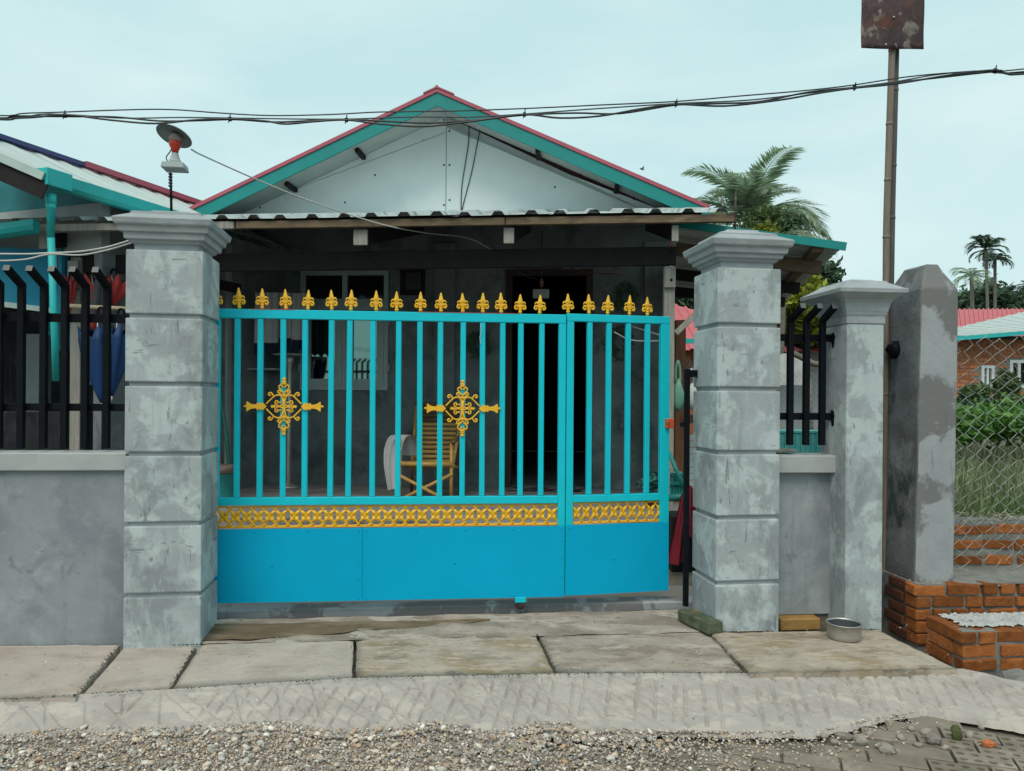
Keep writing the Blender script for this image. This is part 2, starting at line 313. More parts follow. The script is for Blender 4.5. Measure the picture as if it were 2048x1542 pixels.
# ---- pavement slabs
pav = T('pavement', 'row of cast concrete slabs in front of gate and pillars', None, GF, (0,-.3,0), kind='structure')
def slab(px, z, mat, th=.075, lab=None, jit=.002):
    q = [GF.g(*p, z) for p in px]       # back-left, back-right, front-right, front-left
    mb = MB(); nu, nv = 24, 14; th0 = th
    def f(a, b):
        u = (q[0][0]*(1-a)+q[1][0]*a)*(1-b)+(q[3][0]*(1-a)+q[2][0]*a)*b
        v = (q[0][1]*(1-a)+q[1][1]*a)*(1-b)+(q[3][1]*(1-a)+q[2][1]*a)*b
        e = min(a, 1-a, b, 1-b)
        n = .004*math.sin(u*19+v*7)*math.sin(v*23-u*5)+random.gauss(0,.0016)
        return (u + (n*.6 if e == 0 else 0), v + (n*.8 if e == 0 else 0), z+n*.25-(.008 if e == 0 else 0)+random.gauss(0, jit*.5))
    mb.grid(f, nu, nv); top = [mb.v[i] for i in range(len(mb.v))]
    ring = [i for i in range(nu+1)]+[j*(nu+1)+nu for j in range(1, nv+1)]+[nv*(nu+1)+i for i in range(nu-1, -1, -1)]+[j*(nu+1) for j in range(nv-1, 0, -1)]
    base = len(mb.v); mb.v += [(mb.v[i][0], mb.v[i][1], z-th0) for i in ring]; n = len(ring)
    for k in range(n): mb.f.append([ring[k], ring[(k+1)%n], base+(k+1)%n, base+k]); mb.sm.append(False)
    return pav.part('slab', mb, mat, label=lab)
slab([(-900,1297),(240,1287),(151,1392),(-1000,1416)], .0, m_slab)
slab([(250,1291),(391,1290),(340,1374),(163,1390)], -.012, m_slab)
slab([(424,1254),(709,1246),(704,1353),(347,1373)], -.006, m_slab)
slab([(714,1245),(1054,1234),(1108,1344),(712,1352)], -.004, m_slabmoss)
slab([(1060,1233),(1401,1245),(1490,1346),(1114,1344)], -.008, m_slabworn)
slab([(1421,1264),(1756,1258),(1915,1336),(1501,1344)], .012, m_slabmoss)
bed = MB(); bed.box(-4.5, 3.3, -.60, .7, -.14, -.072)
S('pavement_bed', 'dark earth bed showing in the slab joints', None, GF, (0,-.3,-.1), bed, m_dirt, kind='structure')
# apron and sill under the gate
ap = MB()
def apf(a, b):
    u = -.06+a*3.44; v = .0+b*.44
    return (u, v, -.004+b*.012+.003*math.sin(u*9+v*30)+.002*math.sin(u*23))
ap.grid(apf, 90, 10)
S('gate_apron', 'worn cement strip between slabs and gate', None, GF, (1,.2,0), ap, m_slabworn, kind='structure')
as_ = MB(); as_.grid(lambda a, b: (-.05+a*1.75, .02+.29*a**1.3+.012*math.sin(a*25)*(1-b)+.006*math.sin(a*61)*(1-b)+b*(.31*(1-a**1.3)-.005), .004+b*.010+.003*math.sin(a*14+b*20)), 60, 8)
S('apron_stain_skim', 'thin brown skim of damp cement on the left of the gate apron', None, GF, (.8,.2,0), as_, M('skim_brown', (.15,.105,.06), .8, var=.3, scale=6, layers=[((.24,.19,.13),5,.5,.62,.7,(.5,2,1))]), kind='structure')
gs = MB(); gs.box(-.5, 3.3, .50, .64, -.1, .05)
S('gate_sill', 'dark stained concrete sill under the sliding gate', None, GF, (1,.5,0), gs, m_post, kind='structure', bev=.01)
# ---- ramp with scored criss-cross lines
zt, zb = -.012, ZS+.02
topl = [(-900,1415),(-520,1403),(0,1397),(340,1378),(700,1356),(1110,1347),(1500,1346),(1760,1341),(1925,1337),(2000,1352)]
botl = [(-900,1512),(-520,1500),(0,1492),(120,1476),(350,1476),(560,1462),(640,1478),(760,1480),(870,1462),(985,1484),(1090,1464),(1180,1466),(1300,1466),(1500,1466),(1620,1466),(1690,1452),(1760,1436),(1850,1424),(1920,1434),(2060,1462),(2200,1510)]
def poly_at(pl, px):
    for (a, b), (c, d) in zip(pl, pl[1:]):
        if a <= px <= c: return b+(d-b)*(px-a)/(c-a)
    return pl[-1][1] if px > pl[-1][0] else pl[0][1]
RT = [GF.g(p[0], p[1], zt) for p in topl]; RB = [GF.g(p[0], p[1], zb) for p in botl]
def pl_u(pl, u):
    for (a, b), (c, d) in zip(pl, pl[1:]):
        if a <= u <= c: return b+(d-b)*(u-a)/(c-a)
    return pl[-1][1] if u > pl[-1][0] else pl[0][1]
u0, u1 = RT[0][0], RT[-1][0]+.28
NU, NV = 1450, 72
uu = np.linspace(u0, u1, NU); V = []
def hsh(k): return (math.sin(k*127.1)*43758.5453) % 1
for j in range(NV+1):
    b = j/NV
    for u in uu:
        vt, vb = pl_u(RT, u), pl_u(RB, u)-.01
        if u > RT[-1][0]-.05: vt -= (u-RT[-1][0]+.05)*.75
        vb += .010*math.sin(u*7.7+2*math.sin(u*3.1))+.006*math.sin(u*23+3*math.sin(u*11))+.004*math.sin(u*91+math.sin(u*60)*2); vb = min(vb, vt-.02); v = vt+(vb-vt)*b
        z = zt+(zb-zt)*b**1.12 + .0012*math.sin(u*5+v*7)*math.sin(v*13+u)
        st = min(1, max(0, (u+1.5)/2.2)); g = 0
        for (sl_, sp, ph) in ((.30,.085,.0),(-.35,.17,.06),(-1.05,.095,.03)):
            c = (u - sl_*(v-vt)+ph)/sp; k = math.floor(c); d = abs(c-k-.5-.5*(hsh(k+sl_)-.5)-.55*(hsh(k*2.3+sl_)-.5)*(b-.5))*sp
            h1 = hsh(k*3+7*sl_); 
            if h1 < .3+.6*st and (.02+.22*hsh(k*5+1) < b < .99-.33*hsh(k*9+2)):
                g = max(g, math.exp(-(d/.0075)**2)*(.4+.6*st))
        z -= .019*g*(.78+.22*math.sin(u*17+v*29))
        if b > .93: z -= (b-.93)/.07*.018
        V.append((u, v, z))
V = np.array(V)
I = np.arange(NV)[:,None]*NU+np.arange(NU-1)[None,:]; I = I.ravel()
rm = np_mesh('ramp', V-np.array([0,-.7,0]), np.stack([I+NU, I+NU+1, I+1, I], 1), m_ramp)
S('ramp', 'pale cement ramp with scored criss-cross lines', None, GF, (0,-.7,0), rm, m_ramp, kind='structure')
# end block of the ramp on the right and rubble
# ---- gravel
def icosa(sub):
    bm = bmesh.new(); bmesh.ops.create_icosphere(bm, subdivisions=sub, radius=1)
    v = np.array([x.co[:] for x in bm.verts]); f = np.array([[a.index for a in q.verts] for q in bm.faces]); bm.free(); return v, f
IC1, IC2 = icosa(1), icosa(2)
def stones(pts, sizes, ic, squash=.62):
    v0, f0 = ic; n = len(pts); k = len(v0)
    rad = 1+rng.normal(0, .13, (n, k, 1)); P = v0[None]*rad*np.array([1,1,1])
    sc = np.stack([sizes*rng.uniform(.75,1.35,n), sizes*rng.uniform(.7,1.1,n), sizes*squash*rng.uniform(.75,1.2,n)], 1)
    P = P*sc[:,None,:]; t = rng.uniform(0, 6.28, n); c, s = np.cos(t)[:,None], np.sin(t)[:,None]
    X, Y = P[:,:,0]*c-P[:,:,1]*s, P[:,:,0]*s+P[:,:,1]*c
    tl = rng.normal(0, .25, n)[:,None]; Z = P[:,:,2]+X*tl
    P = np.stack([X,Y,Z],2)+pts[:,None,:]
    return P.reshape(-1,3), (f0[None]+(np.arange(n)*k)[:,None,None]).reshape(-1,3)
def in_gravel(u, v):
    vb = pl_u(RB, u)
    w = W.loc(*GF.w(u, v)[:2]); px = CX+FPX*w[0]/w[1]; ok = v < vb+(.06 if px < 1150 else .012)
    return ok, px, vb
gp, gs_ = [], []
while len(gp) < 52000:
    u = random.uniform(-3.7, 3.7); v = random.uniform(-1.62, -.6) if random.random() < .93 else pl_u(RB, u)+abs(random.gauss(0, .014))
    ok, px, vb = in_gravel(u, v)
    if not ok: continue
    dens = 1.0
    if px > 1050: dens = max(0, 1-(px-1050)/780*(.35+.75*min(1, (vb-v)/.22)))**1.3
    if px > 1550: dens *= .5
    if random.random() > dens: continue
    s = random.choice([.003,.0036,.0042,.005,.006,.0078]) if random.random() < .975 else random.uniform(.010,.018)
    if px > 1350: s = min(s, .009)
    heap = .010*max(0, 1-(vb-v)/.5)*min(1, max(0, (1500-px)/300))
    gp.append((u, v, ZS+heap+random.uniform(0,.012)+max(0, min(.06, (v-vb)*.26+.012 if v > vb else 0)))); gs_.append(s)
gp = np.array(gp); gs_ = np.array(gs_); big = gs_ > .0085
V1, F1 = stones(gp[~big], gs_[~big], IC1); V2, F2 = stones(gp[big], gs_[big], IC2)
gm = np_mesh('gravel', np.concatenate([V1, V2])-np.array([0,-1,ZS]), np.concatenate([F1, F2+len(V1)]), m_gravel)
S('gravel', 'loose pale gravel spread along the street edge', None, GF, (0,-1,ZS), gm, m_gravel, kind='stuff')
gb = MB()
gb.grid(lambda a, b: (-4.2+a*6.1-.45*(1-b)*a, -1.9+b*(1.91+pl_u(RB, -4.2+a*6.1)), ZS-.004+.004*b), 60, 8)
S('gravel_bed', 'sandy earth under the gravel', None, GF, (0,-1,ZS), gb, M('sand', (.34,.28,.22), .95, var=.35, scale=30, bump=.6, bscale=60), kind='structure')
# ---- brick paving of the street, right
pv = T('brick_paving', 'grey paving blocks of the street, partly under gravel', None, GF, (1.6,-1.2,ZS), kind='structure')
pw, ph_ = .24, .125
th = R(-24)
def proj(fr, u, v, z):
    w = fr.w(u, v, z); return CX+FPX*w.x/w.y, CY-FPX*(w.z-EYE)/w.y
for i in range(-9, 10):
    for j in range(-7, 7):
        a = i*pw+(j%2)*pw*.5; b = j*ph_
        u = 1.95+a*math.cos(th)-b*math.sin(th); v = -1.05+a*math.sin(th)+b*math.cos(th)
        ppx, ppy = proj(GF, u, v, ZS)
        if v > pl_u(RB, u)-.05 or ppx < 1100 or ppx > 2150 or ppy > 1640 or (ppx < 1800 and v > pl_u(RB, u)-.09): continue
        holes = ppx > 1880
        mb = MB(); g = .006
        if not holes:
            mb.box(-pw/2+g, pw/2-g, -ph_/2+g, ph_/2-g, -.05, 0)
        else:   # perforated block: top face with real round recesses
            nx, ny = 4, 2; hx = [(-pw/2+g)+(k)*(pw-2*g)/nx for k in range(nx+1)]; hy = [(-ph_/2+g)+k*(ph_-2*g)/ny for k in range(ny+1)]
            for p in range(nx):
                for q in range(ny):
                    cx, cy = (hx[p]+hx[p+1])/2, (hy[q]+hy[q+1])/2; r = .0135; n = 12
                    cor = [(hx[p],hy[q]),(hx[p+1],hy[q]),(hx[p+1],hy[q+1]),(hx[p],hy[q+1])]
                    o_ = []
                    for k in range(n):
                        t = 2*math.pi*k/n-math.pi*.75; dx, dy = math.cos(t), math.sin(t)
                        sx = (hx[p+1]-cx)/abs(dx) if abs(dx) > 1e-6 else 9; sy = (hy[q+1]-cy)/abs(dy) if abs(dy) > 1e-6 else 9
                        m_ = min(sx, sy); o_.append((cx+dx*m_, cy+dy*m_, 0))
                    for k in (0, 3, 6, 9): o_[k] = (*cor[k//3], 0)
                    inn = [(cx+r*1.25*math.cos(2*math.pi*k/n-math.pi*.75), cy+r*math.sin(2*math.pi*k/n-math.pi*.75), 0) for k in range(n)]
                    low = [(x, y, -.03) for x, y, _ in inn]
                    mb.add(o_+inn+low, [(k, (k+1)%n, n+(k+1)%n, n+k) for k in range(n)]+[(n+k, n+(k+1)%n, 2*n+(k+1)%n, 2*n+k) for k in range(n)]+[list(range(2*n, 3*n))])
            x0, x1, y0, y1 = hx[0], hx[-1], hy[0], hy[-1]
            mb.add([(x0,y0,0),(x1,y0,0),(x1,y1,0),(x0,y1,0),(x0,y0,-.05),(x1,y0,-.05),(x1,y1,-.05),(x0,y1,-.05)], [(0,4,5,1),(1,5,6,2),(2,6,7,3),(3,7,4,0)])
        me = mb.mesh('paver', m_paver, bev=0 if holes else .004)
        pv.inst('paver', me, (u, v, ZS+.004+random.uniform(-.006, .004)), (random.gauss(0,.01), random.gauss(0,.01), th+random.gauss(0,.012)))
# ---- rubble along the broken ramp edge
def lump(name, label, cat, px, py, z, size, mat, sq=.7, group=None, n=2):
    mb = MB(); v0, f0 = IC2
    sx, sy, sz = size[0]*.72*random.uniform(.9,1.1), size[1]*.8, size[2]*.8; ph = random.uniform(0, 9)
    vs = []
    for x, y, zz in v0:
        k = 1+.16*math.sin(x*3+ph)+.13*math.sin(y*4.3+ph*2+zz*3)+random.gauss(0,.05)
        q = max(abs(x), abs(y), abs(zz)); k *= (.65+.35/q*.8)
        vs.append((x*sx*k, y*sy*k, zz*sz*k))
    mb.add(vs, [tuple(f) for f in f0], False)
    u, v = GF.g(px, py, z)
    o = S(name, label, cat, GF, (u, v, z+size[2]*.55), mb.mesh(name, mat), mat, group)
    o.rotation_euler.z = random.uniform(-.6, .6); return o
G_R = 'broken pieces at the ramp edge'
lump('concrete_chunk', 'flat grey concrete chunk at the gravel end, below a dark gap', 'rubble', 1722, 1488, ZS, (.05,.03,.03), m_stone, group=G_R)
lump('concrete_chunk', 'mossy grey concrete chunk nearest the paving blocks', 'rubble', 1775, 1507, ZS, (.055,.035,.03), m_stone, group=G_R)
lump('concrete_chunk', 'pale squarish concrete chunk under the broken ramp edge', 'rubble', 1868, 1487, ZS, (.06,.035,.032), m_stone, group=G_R)
lump('mossy_stone', 'rounded green mossy stone under the broken ramp edge', 'stone', 1914, 1478, ZS, (.038,.03,.045), M('moss', (.075,.085,.03), .95, var=.4, scale=20, bump=.8, layers=[((.20,.17,.12),8,.5,.6,.7,ONE)]), group=G_R)
lump('brick_chunk', 'rounded orange brick lump lying on the paving blocks', 'brick piece', 1977, 1494, ZS, (.042,.03,.025), M('brick_orange', (.48,.14,.055), .9, var=.2, scale=12, bump=.5), group=G_R)
lump('brick_chunk', 'small red brick bit sunk in the ramp edge, in the middle', 'brick piece', 1198, 1466, ZS, (.028,.02,.022), m_brick, group=G_R)
lump('concrete_chunk', 'small dark mossy stone in a notch of the ramp edge, middle', 'rubble', 1014, 1470, ZS, (.032,.02,.025), m_stone, group=G_R)
lump('concrete_chunk', 'broad flat grey slab piece beside the paving corner', 'rubble', 1690, 1478, ZS, (.06,.03,.022), m_stone, group=G_R)
lump('rubble_heap', 'rough pile of grey cement at the far end of the ramp below the brick step', 'rubble', 2045, 1392, ZS, (.19,.16,.095), m_mortar)
rb = [ (random.uniform(1.45,2.3), 0, 0) for _ in range(260)]
pts = []
for u, _, _ in rb:
    pts.append((u, pl_u(RB, u)-abs(random.gauss(0,.05))-.005, ZS+.01))
szs = list(rng.uniform(.006,.018,len(pts)))
for (px, py, s_) in ((1648,1477,.022),(1668,1488,.018),(1738,1472,.026),(1756,1496,.019),(1802,1480,.028),(1822,1462,.022),(1836,1494,.022),(1850,1468,.03),(1890,1500,.02),(1940,1474,.026),(1962,1460,.021),(1700,1498,.017)):
    pts.append((*GF.g(px, py, ZS), ZS+.012)); szs.append(s_)
Vr, Fr_ = stones(np.array(pts), np.array(szs), IC1)
S('rubble_bits', 'small stones along the broken end of the ramp', None, GF, (2,-.9,ZS), np_mesh('rubble_bits', Vr-np.array([2,-.9,ZS]), Fr_, m_stone), m_stone, kind='stuff')
# ---- grit on the slabs, moss at the feet of walls and in joints
gp2 = [(*GF.g(random.uniform(-20, 1980), random.uniform(1245, 1470), 0), 0) for _ in range(1500)]
gp2 = np.array([(u, v, (.002 if v > pl_u(RT, u) else zt+(zb-zt)*min(1, max(0, (pl_u(RT, u)-v)/max(.05, pl_u(RT, u)-pl_u(RB, u))))**1.12+.002)) for u, v, _ in gp2])
Vg, Fg = stones(gp2, rng.uniform(.0012,.0035,len(gp2))*rng.choice([1,1,1,1.7],len(gp2)), IC1)
S('grit', 'scattered grit on slabs and ramp', None, GF, (1,-.3,0), np_mesh('grit', Vg-np.array([1,-.3,0]), Fg, m_gravel), m_gravel, kind='stuff')
mp_ = []
for (xa, ya, xb, yb, n, sp) in ((0,1281,245,1281,60,.007),(247,1288,400,1288,40,.006),(402,1287,428,1222,50,.010),(1432,1263,1557,1263,50,.007),(1387,1215,1431,1262,60,.010),(1690,1259,1765,1259,30,.006),(240,1288,152,1390,40,.006),(391,1291,341,1373,40,.006),(711,1247,707,1352,40,.007),(1057,1235,1111,1344,50,.008),(1410,1256,1496,1345,60,.007),(425,1252,1400,1240,170,.008),(1300,1215,1400,1245,120,.03),(1560,1263,1690,1261,40,.008),(0,1398,700,1356,60,.005),(700,1355,1915,1337,110,.006)):
    for _ in range(int(n*2.5)):
        t = random.random(); mp_.append((*[a+random.gauss(0, sp) for a in GF.g(xa+(xb-xa)*t, ya+(yb-ya)*t, 0)], -.001))
mp_ = np.array(mp_); Vm, Fm = stones(mp_, rng.uniform(.0015,.006,len(mp_)), IC1, .4)
m_mossd = M('moss_dark', (.045,.05,.03), .95, var=.4, scale=20, isl=.5, layers=[((.12,.11,.03),5,.55,.62,.7,ONE)])
S('moss_patches', 'dark moss and dirt along wall feet and slab joints', None, GF, (1,-.1,0), np_mesh('moss_patches', Vm-np.array([1,-.1,0]), Fm, m_mossd), m_mossd, kind='stuff')
# ================================================================== PILLARS
def ring(u0, u1, v0, v1, o, z, j=0):
    return [(u0-o, v0-o, z), (u1+o, v0-o, z), (u1+o, v1+o, z), (u0-o, v1+o, z)]
def pillar(fr, label, u0, u1, t, pxc, yt, grooves, capy, base_z=-.08):
    zz = lambda y: fr.z(pxc, y, 0)
    p = T('gate_pillar', label, 'pillar', fr, ((u0+u1)/2, t/2, 0), 'plastered gate pillars with moulded caps')
    levels = [zz(yt)]+[zz(y) for y in grooves]+[base_z]
    core = MB(); core.box(u0+.018, u1-.018, .018, t-.018, base_z, levels[0]-.01); p.part('core', core, m_cap)
    g = .013
    for i in range(len(levels)-1):
        a = levels[i]-(g if i else 0); b = levels[i+1]+(g if i < len(levels)-2 else 0)
        mb = MB(); mb.box(u0, u1, 0, t, b, a); p.part('block', mb, m_pillar, bev=.008, seg=2)
    cap = MB(); zt_, z1, z2, z3, z4, z5 = levels[0], *[zz(y) for y in capy]
    # capy: neck top, band bottom.. as y of: neck top, band top, moulding top, slab top, crown
    prof = [(-.035, zt_-.012), (-.035, z1), (-.020, z1+.006), (-.012, z1+.02), (.008, z1+.026), (.012, z2), (.028, z2+.004), (.034, z3-.006), (.046, z3), (.052, z3+.006), (.060, z4), (.050, z4+.006),
            (-.01, z4+.036), (-.016, z4+.037), (-.018, z4+.052), (-.10, z5-.012), (-.105, z5)]
    cap.rings([ring(u0, u1, 0, t, o, z) for o, z in prof])
    p.part('cap', cap, m_cap, bev=.003)
    return p
wl = P1.u(247, 0, 1100)
pillar(P1, 'grey gate pillar left of the turquoise gate, with the lamp on top', wl, 0, .395, 325, 500, [632,768,908,1048,1190], [488,467,453,440,413])
wr = P2.u(1560, 0, 900)
pillar(P2, 'grey gate pillar right of the turquoise gate, with a rusty rod on top', 0, wr, .395, 1495, 536, [650,778,905,1035,1165], [524,508,494,481,452])
rod = MB(); q = P2.at(1470, 455, .2)
rod.tube([(q[0], .2, q[1]-.03), (q[0]+.004, .2, P2.z(1472, 383, .2))], .007, 6)
S('iron_rod', 'thin rusty rod standing on the right gate pillar', 'rod', P2, (q[0], .2, q[1]), rod, m_rust)
# ================================================================== LEFT WALL AND FENCE
bw = T('boundary_wall', 'grey rendered low wall left of the gate, with pale coping', 'wall', GF, (-2,.1,0))
v_w = .075; ul = GF.u(-640, v_w); ur = GF.u(250, v_w)+.02
zc0, zc1 = GF.z(120, 942, v_w-.03), GF.z(120, 906, v_w-.03)
mb = MB(); mb.box(ul, ur, v_w, v_w+.16, -.1, zc0); bw.part('wall_face', mb, m_wall)
mb = MB(); mb.box(ul, ur, v_w-.03, v_w+.20, zc0, zc1); bw.part('coping', mb, m_coping, bev=.006)
def bent_bar(z0, z1, w=.028, out=.16, up=.075):
    mb = MB(); h = w/2; c = [(0, z0), (0, z1), (-out, z1+up)]
    d = math.atan2(up, -(-out)); 
    rings_ = []
    for (v, z), ang in zip(c, (0, .55, 1.12)):
        dy, dz = math.cos(ang)*h, math.sin(ang)*h
        k = 1/math.cos(.55) if ang == .55 else 1
        rings_.append([(-h, v-dy*k, z-dz*k), (h, v-dy*k, z-dz*k), (h, v+dy*k, z+dz*k), (-h, v+dy*k, z+dz*k)])
    mb.rings(rings_); e = rings_[-1]
    cap_ = MB(); cy = c[-1]; o2 = (-math.sin(1.12)*.003, math.cos(1.12)*.003)
    cap_.add([(x, y-.003, z+.0015) for x, y, z in e], [(0,1,2,3)])
    return mb, cap_
def fence(label, vf, pxs, ytop, ybot, rails, pxr, ucl, ucr, pxc, w, grp='black bent-top iron fences'):
    zt_, zb_ = GF.z(pxc, ytop, vf), GF.z(pxc, ybot, vf)
    f = T('iron_fence', label, 'fence', GF, ((ucl+ucr)/2, vf, zb_), grp)
    mb, cp = bent_bar(0, zt_-zb_, w); me = mb.mesh('bar', m_black, bev=.002); mc = cp.mesh('bar_end', m_blackend)
    for px in pxs:
        u = GF.u(px, vf); b = f.inst('bar', me, (u, vf, zb_), (0, 0, random.gauss(0,.02)))
        e = bpy.data.objects.new('bar_end', mc); COL.objects.link(e); e.parent = b
    for (ya, yb) in rails:
        mb = MB(); mb.box(ucl, ucr, vf+w/2+.001, vf+w/2+.03, GF.z(pxc, yb, vf), GF.z(pxc, ya, vf)); f.part('rail', mb, m_black, bev=.002)
    return f
vf = .17
fence('black iron fence with outward bent bars on the low wall left of the gate', vf, [-540,-495,-450,-405,-360,-315,-270,-222,-176,-130,-88,-45,-2,42,87,129,170,213], 572, 897, [(626,643),(807,822)], None, GF.u(-640, vf), ur, 120, .036)
# ================================================================== RIGHT WALL, FENCE, SECOND PILLAR
v2 = .14
bwr = T('boundary_wall', 'narrow grey wall panel between the right gate pillar and the second pillar', 'wall', GF, (GF.u(1620, v2), v2, 0))
ua, ub = GF.u(1545, v2+.05), GF.u(1693, v2)
zc0, zc1 = GF.z(1620, 946, v2), GF.z(1620, 911, v2)
mb = MB(); mb.box(ua, ub, v2+.055, v2+.16, GF.z(1620, 1234, v2), zc0); bwr.part('panel', mb, m_wall, bev=.004)
mb = MB(); mb.box(ua, ub-.008, v2-.012, v2+.24, zc0, zc1); bwr.part('coping', mb, m_coping, bev=.006)
mb = MB(); mb.box(ua, ub, v2+.075, v2+.2, -.1, GF.z(1620, 1234, v2)); bwr.part('footing', mb, m_dirt)
bk = MB(); q0, q1 = GF.at(1560, 1261, v2-.02), GF.at(1640, 1236, v2-.02); bk.box(q0[0], q1[0], v2-.03, v2+.07, q0[1], q1[1])
S('loose_brick', 'single yellow brick wedged under the narrow wall panel', 'brick', GF, (q0[0]+.1, v2, .0), bk, m_brickold, bev=.006, jit=.001)
vs2 = .0
u2a, u2b = GF.u(1692, vs2, 1000), GF.u(1766, vs2, 1000)
sp = T('fence_pillar', 'slim grey pillar with plain moulded cap, right of the short black fence', 'pillar', GF, ((u2a+u2b)/2, .15, 0))
t2 = .33; zz = lambda y: GF.z(1725, y, vs2)
mb = MB(); mb.box(u2a, u2b, vs2, vs2+t2, -.08, zz(648)); sp.part('shaft', mb, m_pillar, bev=.006)
cp = MB(); z0 = zz(648)
prof = [(-.004, z0), (.006, z0+.004), (.006, zz(632)), (.012, zz(630)), (.016, zz(625)), (.02, zz(622)), (.035, zz(606)), (.05, zz(600)), (.10, zz(590)), (.115, zz(588)), (.118, zz(580)), (.10, zz(578)), (.02, zz(578)+.04), (.01, zz(578)+.052), (-.045, zz(557)-.006), (-.05, zz(557))]
cp.rings([ring(u2a, u2b, vs2, vs2+t2, o*.85, z) for o, z in prof]); sp.part('cap', cp, m_cap, bev=.002)
for (y, dy) in ((675, 14), (832, 12)):
    sm = MB(); u_, z_ = u2a-.0015, GF.z(1668, y, .17)
    vs = []; 
    for k in range(14):
        t = 2*math.pi*k/14; r_ = random.uniform(.022,.036)
        vs.append((u_, .17+math.cos(t)*r_, z_+math.sin(t)*r_*1.2-(.03 if abs(k-10) < 2 else 0)))
    sm.add(vs+[(u_-.004, .17, z_)], [(k, (k+1)%14, 14) for k in range(14)]); sp.part('paint_smear', sm, m_black, label='black paint blotch where a fence rail meets the pillar')
vf2 = .17
fence('short black iron fence of three bent bars beside the right gate pillar', vf2, [1580,1612,1644], 641, 890, [(668,682),(826,840)], None, GF.u(1548, vf2), u2a+.004, 1612, .036)
# planks and bottle crate seen through the short fence
pl = MB(); q = GF.at(1600, 905, v2+.20); pl.box(ua, ua+.20, v2+.12, v2+.36, zc1+.012, zc1+.03)
o = S('plank', 'short grey plank lying on the narrow wall behind the short fence', 'plank', GF, (ua+.1, v2+.2, zc1), pl, m_wood, bev=.003); o.rotation_euler.z += .12
m_crate = M('crate_turquoise', (.16,.62,.62), .4, var=.08)
cr_ = T('plastic_crate', 'turquoise ribbed plastic crate behind the short fence', 'crate', GF, (ua+.15, .62, zc1-.02))
ca, cb = GF.at(1555, 905, .6), GF.at(1645, 866, .6)
mb = MB(); mb.box(ca[0], cb[0]+.02, .6, .85, ca[1]-.05, cb[1]); cr_.part('body', mb, m_crate, bev=.006)
for k in range(9):
    mb = MB(); x = ca[0]+.01+k*(cb[0]-ca[0])/8.5; mb.box(x, x+.012, .585, .6, ca[1]-.04, cb[1]-.006); cr_.part('rib', mb, m_crate)
mb = MB(); mb.box(ca[0]-.006, cb[0]+.026, .59, .86, cb[1]+.001, cb[1]+.014); cr_.part('rim', mb, m_crate)
mb = MB(); mb.box(ca[0]-.02, cb[0]+.2, .5, .9, zc1-.35, ca[1]-.052)
S('shelf_block', 'grey block holding the turquoise crate', 'block', GF, (ca[0], .6, 0), mb, m_mortar)
# ================================================================== FLEUR FINIAL, ORNAMENT, LATTICE (shared meshes)
def finial_mesh():
    mb = MB(); H = .132
    mb.lathe([(.009,0),(.009,.010),(.012,.012),(.013,.018),(.011,.022),(.0085,.024),(.012,.029),(.013,.034),(.0095,.040)], 10, sy=.9)
    mb.lathe([(.0095,.036),(.015,.050),(.0125,.062),(.0125,.072),(.017,.078),(.0185,.082),(.0155,.092),(.0115,.108),(.0075,.124),(.0048,.134),(.001,.139)], 8, sy=.6)
    for s in (-1, 1):
        mb.tube(crv([(s*.004,0,.046),(s*.014,0,.058),(s*.026,0,.060),(s*.035,0,.052),(s*.034,0,.040),(s*.025,0,.036),(s*.020,0,.043),(s*.025,0,.047)], 4), [.0072]*12+[.0064]*17, 6)
        mb.tube(crv([(s*.006,0,.064),(s*.013,0,.077),(s*.023,0,.083),(s*.032,0,.078),(s*.0345,0,.067)], 4), [.007]*8+[.0065,.006,.0055,.005,.0045,.004,.0035,.003,.002], 6)
    return mb.mesh('finial', m_gold)
FIN = finial_mesh()
KO = .000367
